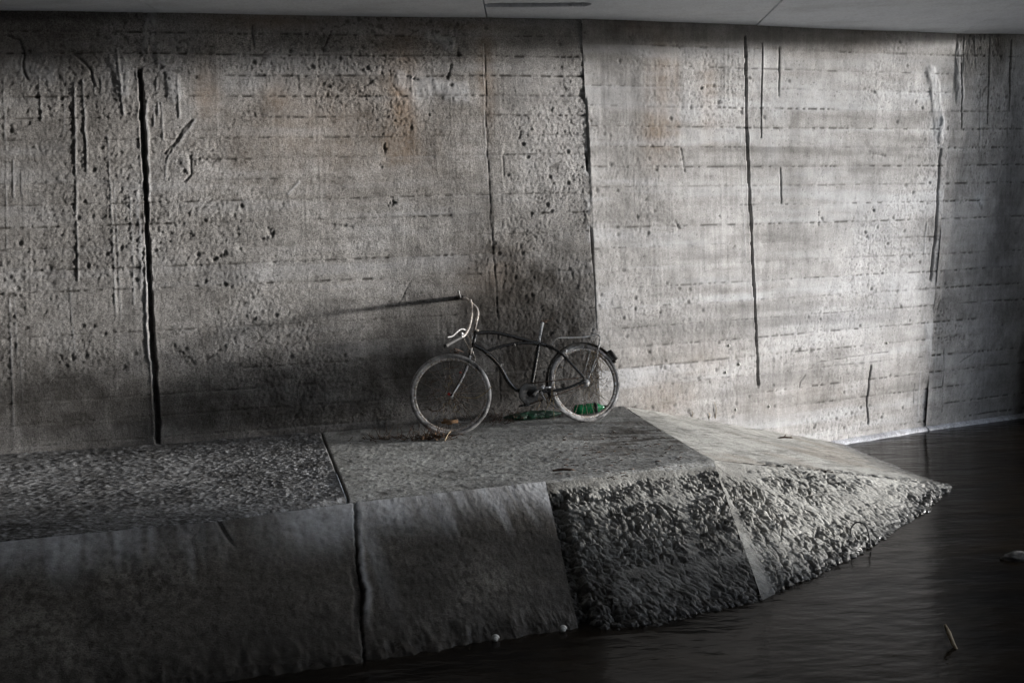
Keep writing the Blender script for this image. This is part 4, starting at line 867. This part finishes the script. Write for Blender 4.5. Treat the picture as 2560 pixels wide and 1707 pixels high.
# litter heap at the foot of the front wheel
hp = np.array([*atz(1075, 1098, -.02)[:2], 0]); hp[2] = ground_z(hp[:2])
ht = strands(rn, 110, hp+np.array([-.02, .02, .018]), (.11, .04, .010), .12, .0028, .05)
ht2 = strands(rn, 70, hp+np.array([-.30, .10, .012]), (.16, .05, .006), .12, .0026, .05); ht.add(ht2.v, ht2.f)
o = ht.build('twig_litter', m_root); tag(o, 'dark twig litter heaped against the foot of the front wheel', 'twigs', kind='stuff')
for i in range(26):
    lf = MB(); c = hp+np.array([rn.gauss(-.02, .09), rn.gauss(0, .035), rn.uniform(.006, .05)]); leaf(lf, c, rn.uniform(.012, .026), rn, .6)
    if i == 0: big = lf
    else: big.add(lf.v, lf.f)
o = big.build('dead_leaves', m_leaf); tag(o, 'brown dead leaves in the litter heap under the front wheel', 'leaves', kind='stuff')
lf = MB(); c = aty(1071, 1087, 9.2); leaf(lf, c, .030, rn, .7); o = lf.build('dead_leaf', m_leafpale); tag(o, 'pale curled leaf on top of the litter heap by the front wheel', 'leaf')
lf = MB(); p0 = atz(1112, 1101, -.02); p0[2] = ground_z(p0[:2])+.008; p1 = atz(1128, 1082, 0)*.0+FC3+np.array([.0, -.05, .05]); lf.tube([p0, (p0+p1)/2+np.array([0, 0, .01]), p1], [.008, .006, .004], 6, smooth=3, flat=.5); o = lf.build('bark_strip', m_leafpale); tag(o, 'pale strip of bark lying against the front tyre', 'bark')
# litter between the wheels and the wall
m1 = MB()
for k in range(7):
    c = atz(1200+k*40, 1062-k*4, 0.); st2 = strands(rn, 26, np.array([c[0], c[1]+.10, .02]), (.09, .04, .018), .10, .0024, .0); m1.add(st2.v, st2.f)
o = m1.build('washed_up_litter', m_root); tag(o, 'dark washed up stems along the foot of the wall behind the bicycle', 'plant debris', kind='stuff')
# green plastic bottle behind the rear wheel
c0 = aty(1434, 1024, 10.12); c1 = aty(1518, 1015, 10.16); dd = (c1-c0); Lb = np.linalg.norm(dd); dd /= Lb; c0[2] = c1[2] = ground_z(c0[:2])+.052
bt = empty('plastic_bottle', tuple(c0)); tag(bt, 'bright green plastic bottle lying behind the rear wheel of the bicycle', 'bottle')
pr = [(.000, .001), (.005, .030), (.02, .044), (.06, .046), (.08, .043), (.10, .046), (.15, .046), (.17, .043), (.19, .045), (.22, .036), (.245, .018), (.27, .0135), (.27, .001)]
bm_ = MB(); bm_.tube([c0+dd*x for x, r in pr], [r for x, r in pr], 24); bm_.build('bottle_body', m_green, bt, org=np.array(bt.location))
cpb = MB(); cpb.tube([c0+dd*.268, c0+dd*.290], .0155, 16); cpb.build('bottle_cap', m_cap, bt, org=np.array(bt.location))
lb2 = MB(); lb2.tube([c0+dd*x for x in (.176, .178, .20, .202)], [.043, .0462, .0462, .043], 24); lb2.build('bottle_label', m_cap, bt, org=np.array(bt.location))
# crumpled dark green bag
cg = aty(1330, 1050, 10.02); cg[2] = ground_z(cg[:2]); U, V = np.meshgrid(np.linspace(0, 1, 60), np.linspace(0, 2*math.pi, 40), indexing='ij')
rr = .62*(.045+.03*fbm(U*6, np.cos(V)*2+3, 5)+.03*(fbm(U*14, np.sin(V)*3+np.cos(V)*4, 6)-.5))*np.sin(math.pi*np.clip(U, .02, .98))**.5
P = np.stack([cg[0]-.24+.50*U, cg[1]+rr*np.cos(V)*1.2+.3*(U-.5)*.5, cg[2]+.035+rr*np.sin(V)*.9], -1)
o = grid_mesh('plastic_bag', P, m_greendk, smooth=False); tag(o, 'crumpled dark green plastic bag on the path under the bicycle chain', 'bag')

# ------------------------------------------------------------------ small things on the slope, the apron and in the water
def on_px(x, y, objs=None):     # first surface hit along the ray
    dg = bpy.context.evaluated_depsgraph_get(); d = Vector(ray(x, y)); d.normalize()
    ok, loc, nor, i, ob, m = scene.ray_cast(dg, Vector(CO), d)
    return np.array(loc), np.array(nor)
bpy.context.view_layer.update()
p, n = on_px(1960, 1098); tw = MB()
tw.tube([p+np.array([-.07, 0, .012]), p+np.array([.0, -.01, .022]), p+np.array([.075, -.02, .014])], [.004, .009, .005], 6, smooth=3); tw.tube([p+np.array([.0, 0, .02]), p+np.array([.02, .0, .045])], [.006, .003], 6); leaf(tw, p+np.array([.05, 0, .02]), .03, rn, .4)
o = tw.build('fallen_twig', m_root); tag(o, 'short broken twig lying on the pale end slope', 'twig')
p, n = on_px(2153, 1352); lp_ = MB()
lp_.tube([p+np.array([-.055, 0, .01]), p+np.array([-.06, .03, .07]), p+np.array([-.015, .05, .115]), p+np.array([.035, .04, .10]), p+np.array([.05, 0, .05]), p+np.array([.045, -.05, -.02])], .005, 8, smooth=5)
o = lp_.build('twig_loop', m_rubber); tag(o, 'dark twig bent in a loop at the water edge of the lit apron', 'twig')
for k, (x, y, lab) in enumerate([(1238, 1600, 'white snail shell at the water edge below the middle of the smooth lining'), (1407, 1577, 'white snail shell at the water edge where lining meets rough apron')]):
    p, n = on_px(x, y); sh = MB(); pts = []
    for i in range(26):
        a = i*.55; r = .014*(1-i/30); pts.append(p+np.array([math.cos(a)*r, -.004*i*.2, math.sin(a)*r+.012]))
    sh.tube(pts, [.011*(1-i/30) for i in range(26)], 8); o = sh.build('snail_shell', m_white); tag(o, lab, 'shell', 'white shells at the water edge')
for k, (x, y, lab) in enumerate([(1839, 1024, 'white cocoon on the pale wall above the end slope'), (1922, 1016, 'white cocoon right of the others low on the pale wall'), (1814, 931, 'white cocoon just left of the long groove'), (1822, 864, 'topmost white cocoon left of the long groove'), (2217, 858, 'white cocoon near the far corner of the pale wall'), (1848, 911, 'flat white cocoon close left of the groove foot')]):
    p, n = on_px(x, y); sh = MB(); sh.tube([p-n*.002+np.array([0, 0, -.012]), p+n*.008, p+n*.004+np.array([0, 0, .016])], [.004, .010, .003], 8, smooth=3); o = sh.build('cocoon', m_white); tag(o, lab, 'cocoon', 'white cocoons on the pale wall')
for (x, y, h, lab) in ((1788, 1046, .16, 'tallest dry stalk where the pale wall meets the end slope'), (1730, 1040, .05, 'short dry stalk nearer the bicycle at the foot of the pale wall'), (1772, 1046, .06, 'short dry stalk just left of the tallest stalk')):
    gs = MB(); p, n = on_px(x, y); gs.tube([p, p+np.array([.01, -.01, h*.6]), p+np.array([-.008, -.02, h])], [.0035, .003, .0015], 6, smooth=3)
    o = gs.build('dry_stalk', m_straw); tag(o, lab, 'dry stalk', 'dry stalks at the foot of the pale wall')
# things in the water
def w(x, y, dz=0): return atz(x, y, WATER+dz)
st = MB(); st.tube([w(2362, 1560, .09), w(2372, 1582, .05), w(2385, 1612, .01), w(2402, 1640, -.03)], [.006, .012, .010, .006], 8, smooth=4)
o = st.build('floating_branch', m_leafpale); tag(o, 'pale broken branch end rising from the dark water', 'branch')
rk_ = MB(); c = w(2549, 1396, .0); Pk = []
U, V = np.meshgrid(np.linspace(0, math.pi, 24), np.linspace(0, 2*math.pi, 36), indexing='ij')
nn = np.stack([np.sin(U)*np.cos(V), np.sin(U)*np.sin(V), np.cos(U)], -1); r = .11*(1+.5*(fbm(nn[..., 0]*2+4+nn[..., 2]*3, nn[..., 1]*2+5, 9)-.5))
Pk = c+nn*r[..., None]*np.array([1, .7, .38]); o = grid_mesh('rock', Pk, m_dark, attr=np.zeros(Pk.shape), flip=True); tag(o, 'small wet black rock breaking the water at the right edge', 'rock')
# litter scattered over the path near the crest
sc2 = MB()
for i in range(90):
    x, y = rn.uniform(1380, 1720), rn.uniform(1075, 1180)
    if (x-1560)/(220) > (y-1020)/130*.95: continue
    p = atz(x, y, -.03); p[2] = ground_z(p[:2])+.004
    a = rn.uniform(-.5, .5); L = rn.uniform(.012, .05); d = np.array([math.cos(a), math.sin(a), 0])
    sc2.tube([p-d*L/2, p+np.array([0, 0, .004])+np.array([-d[1], d[0], 0])*rn.gauss(0, .01), p+d*L/2], rn.uniform(.0015, .003), 5, smooth=2)
o = sc2.build('scattered_twigs', m_root); tag(o, 'thin dark twigs scattered over the path near the crest', 'twigs', kind='stuff')
p = atz(1408, 1172, -.06); p[2] = ground_z(p[:2])+.008; tw = MB(); tw.tube([p-np.array([.07, 0, 0]), p+np.array([0, .005, .006]), p+np.array([.07, .0, .0])], [.006, .009, .006], 8, smooth=3)
o = tw.build('stick', m_root); tag(o, 'dark stick lying at the path edge above the rough apron', 'stick')
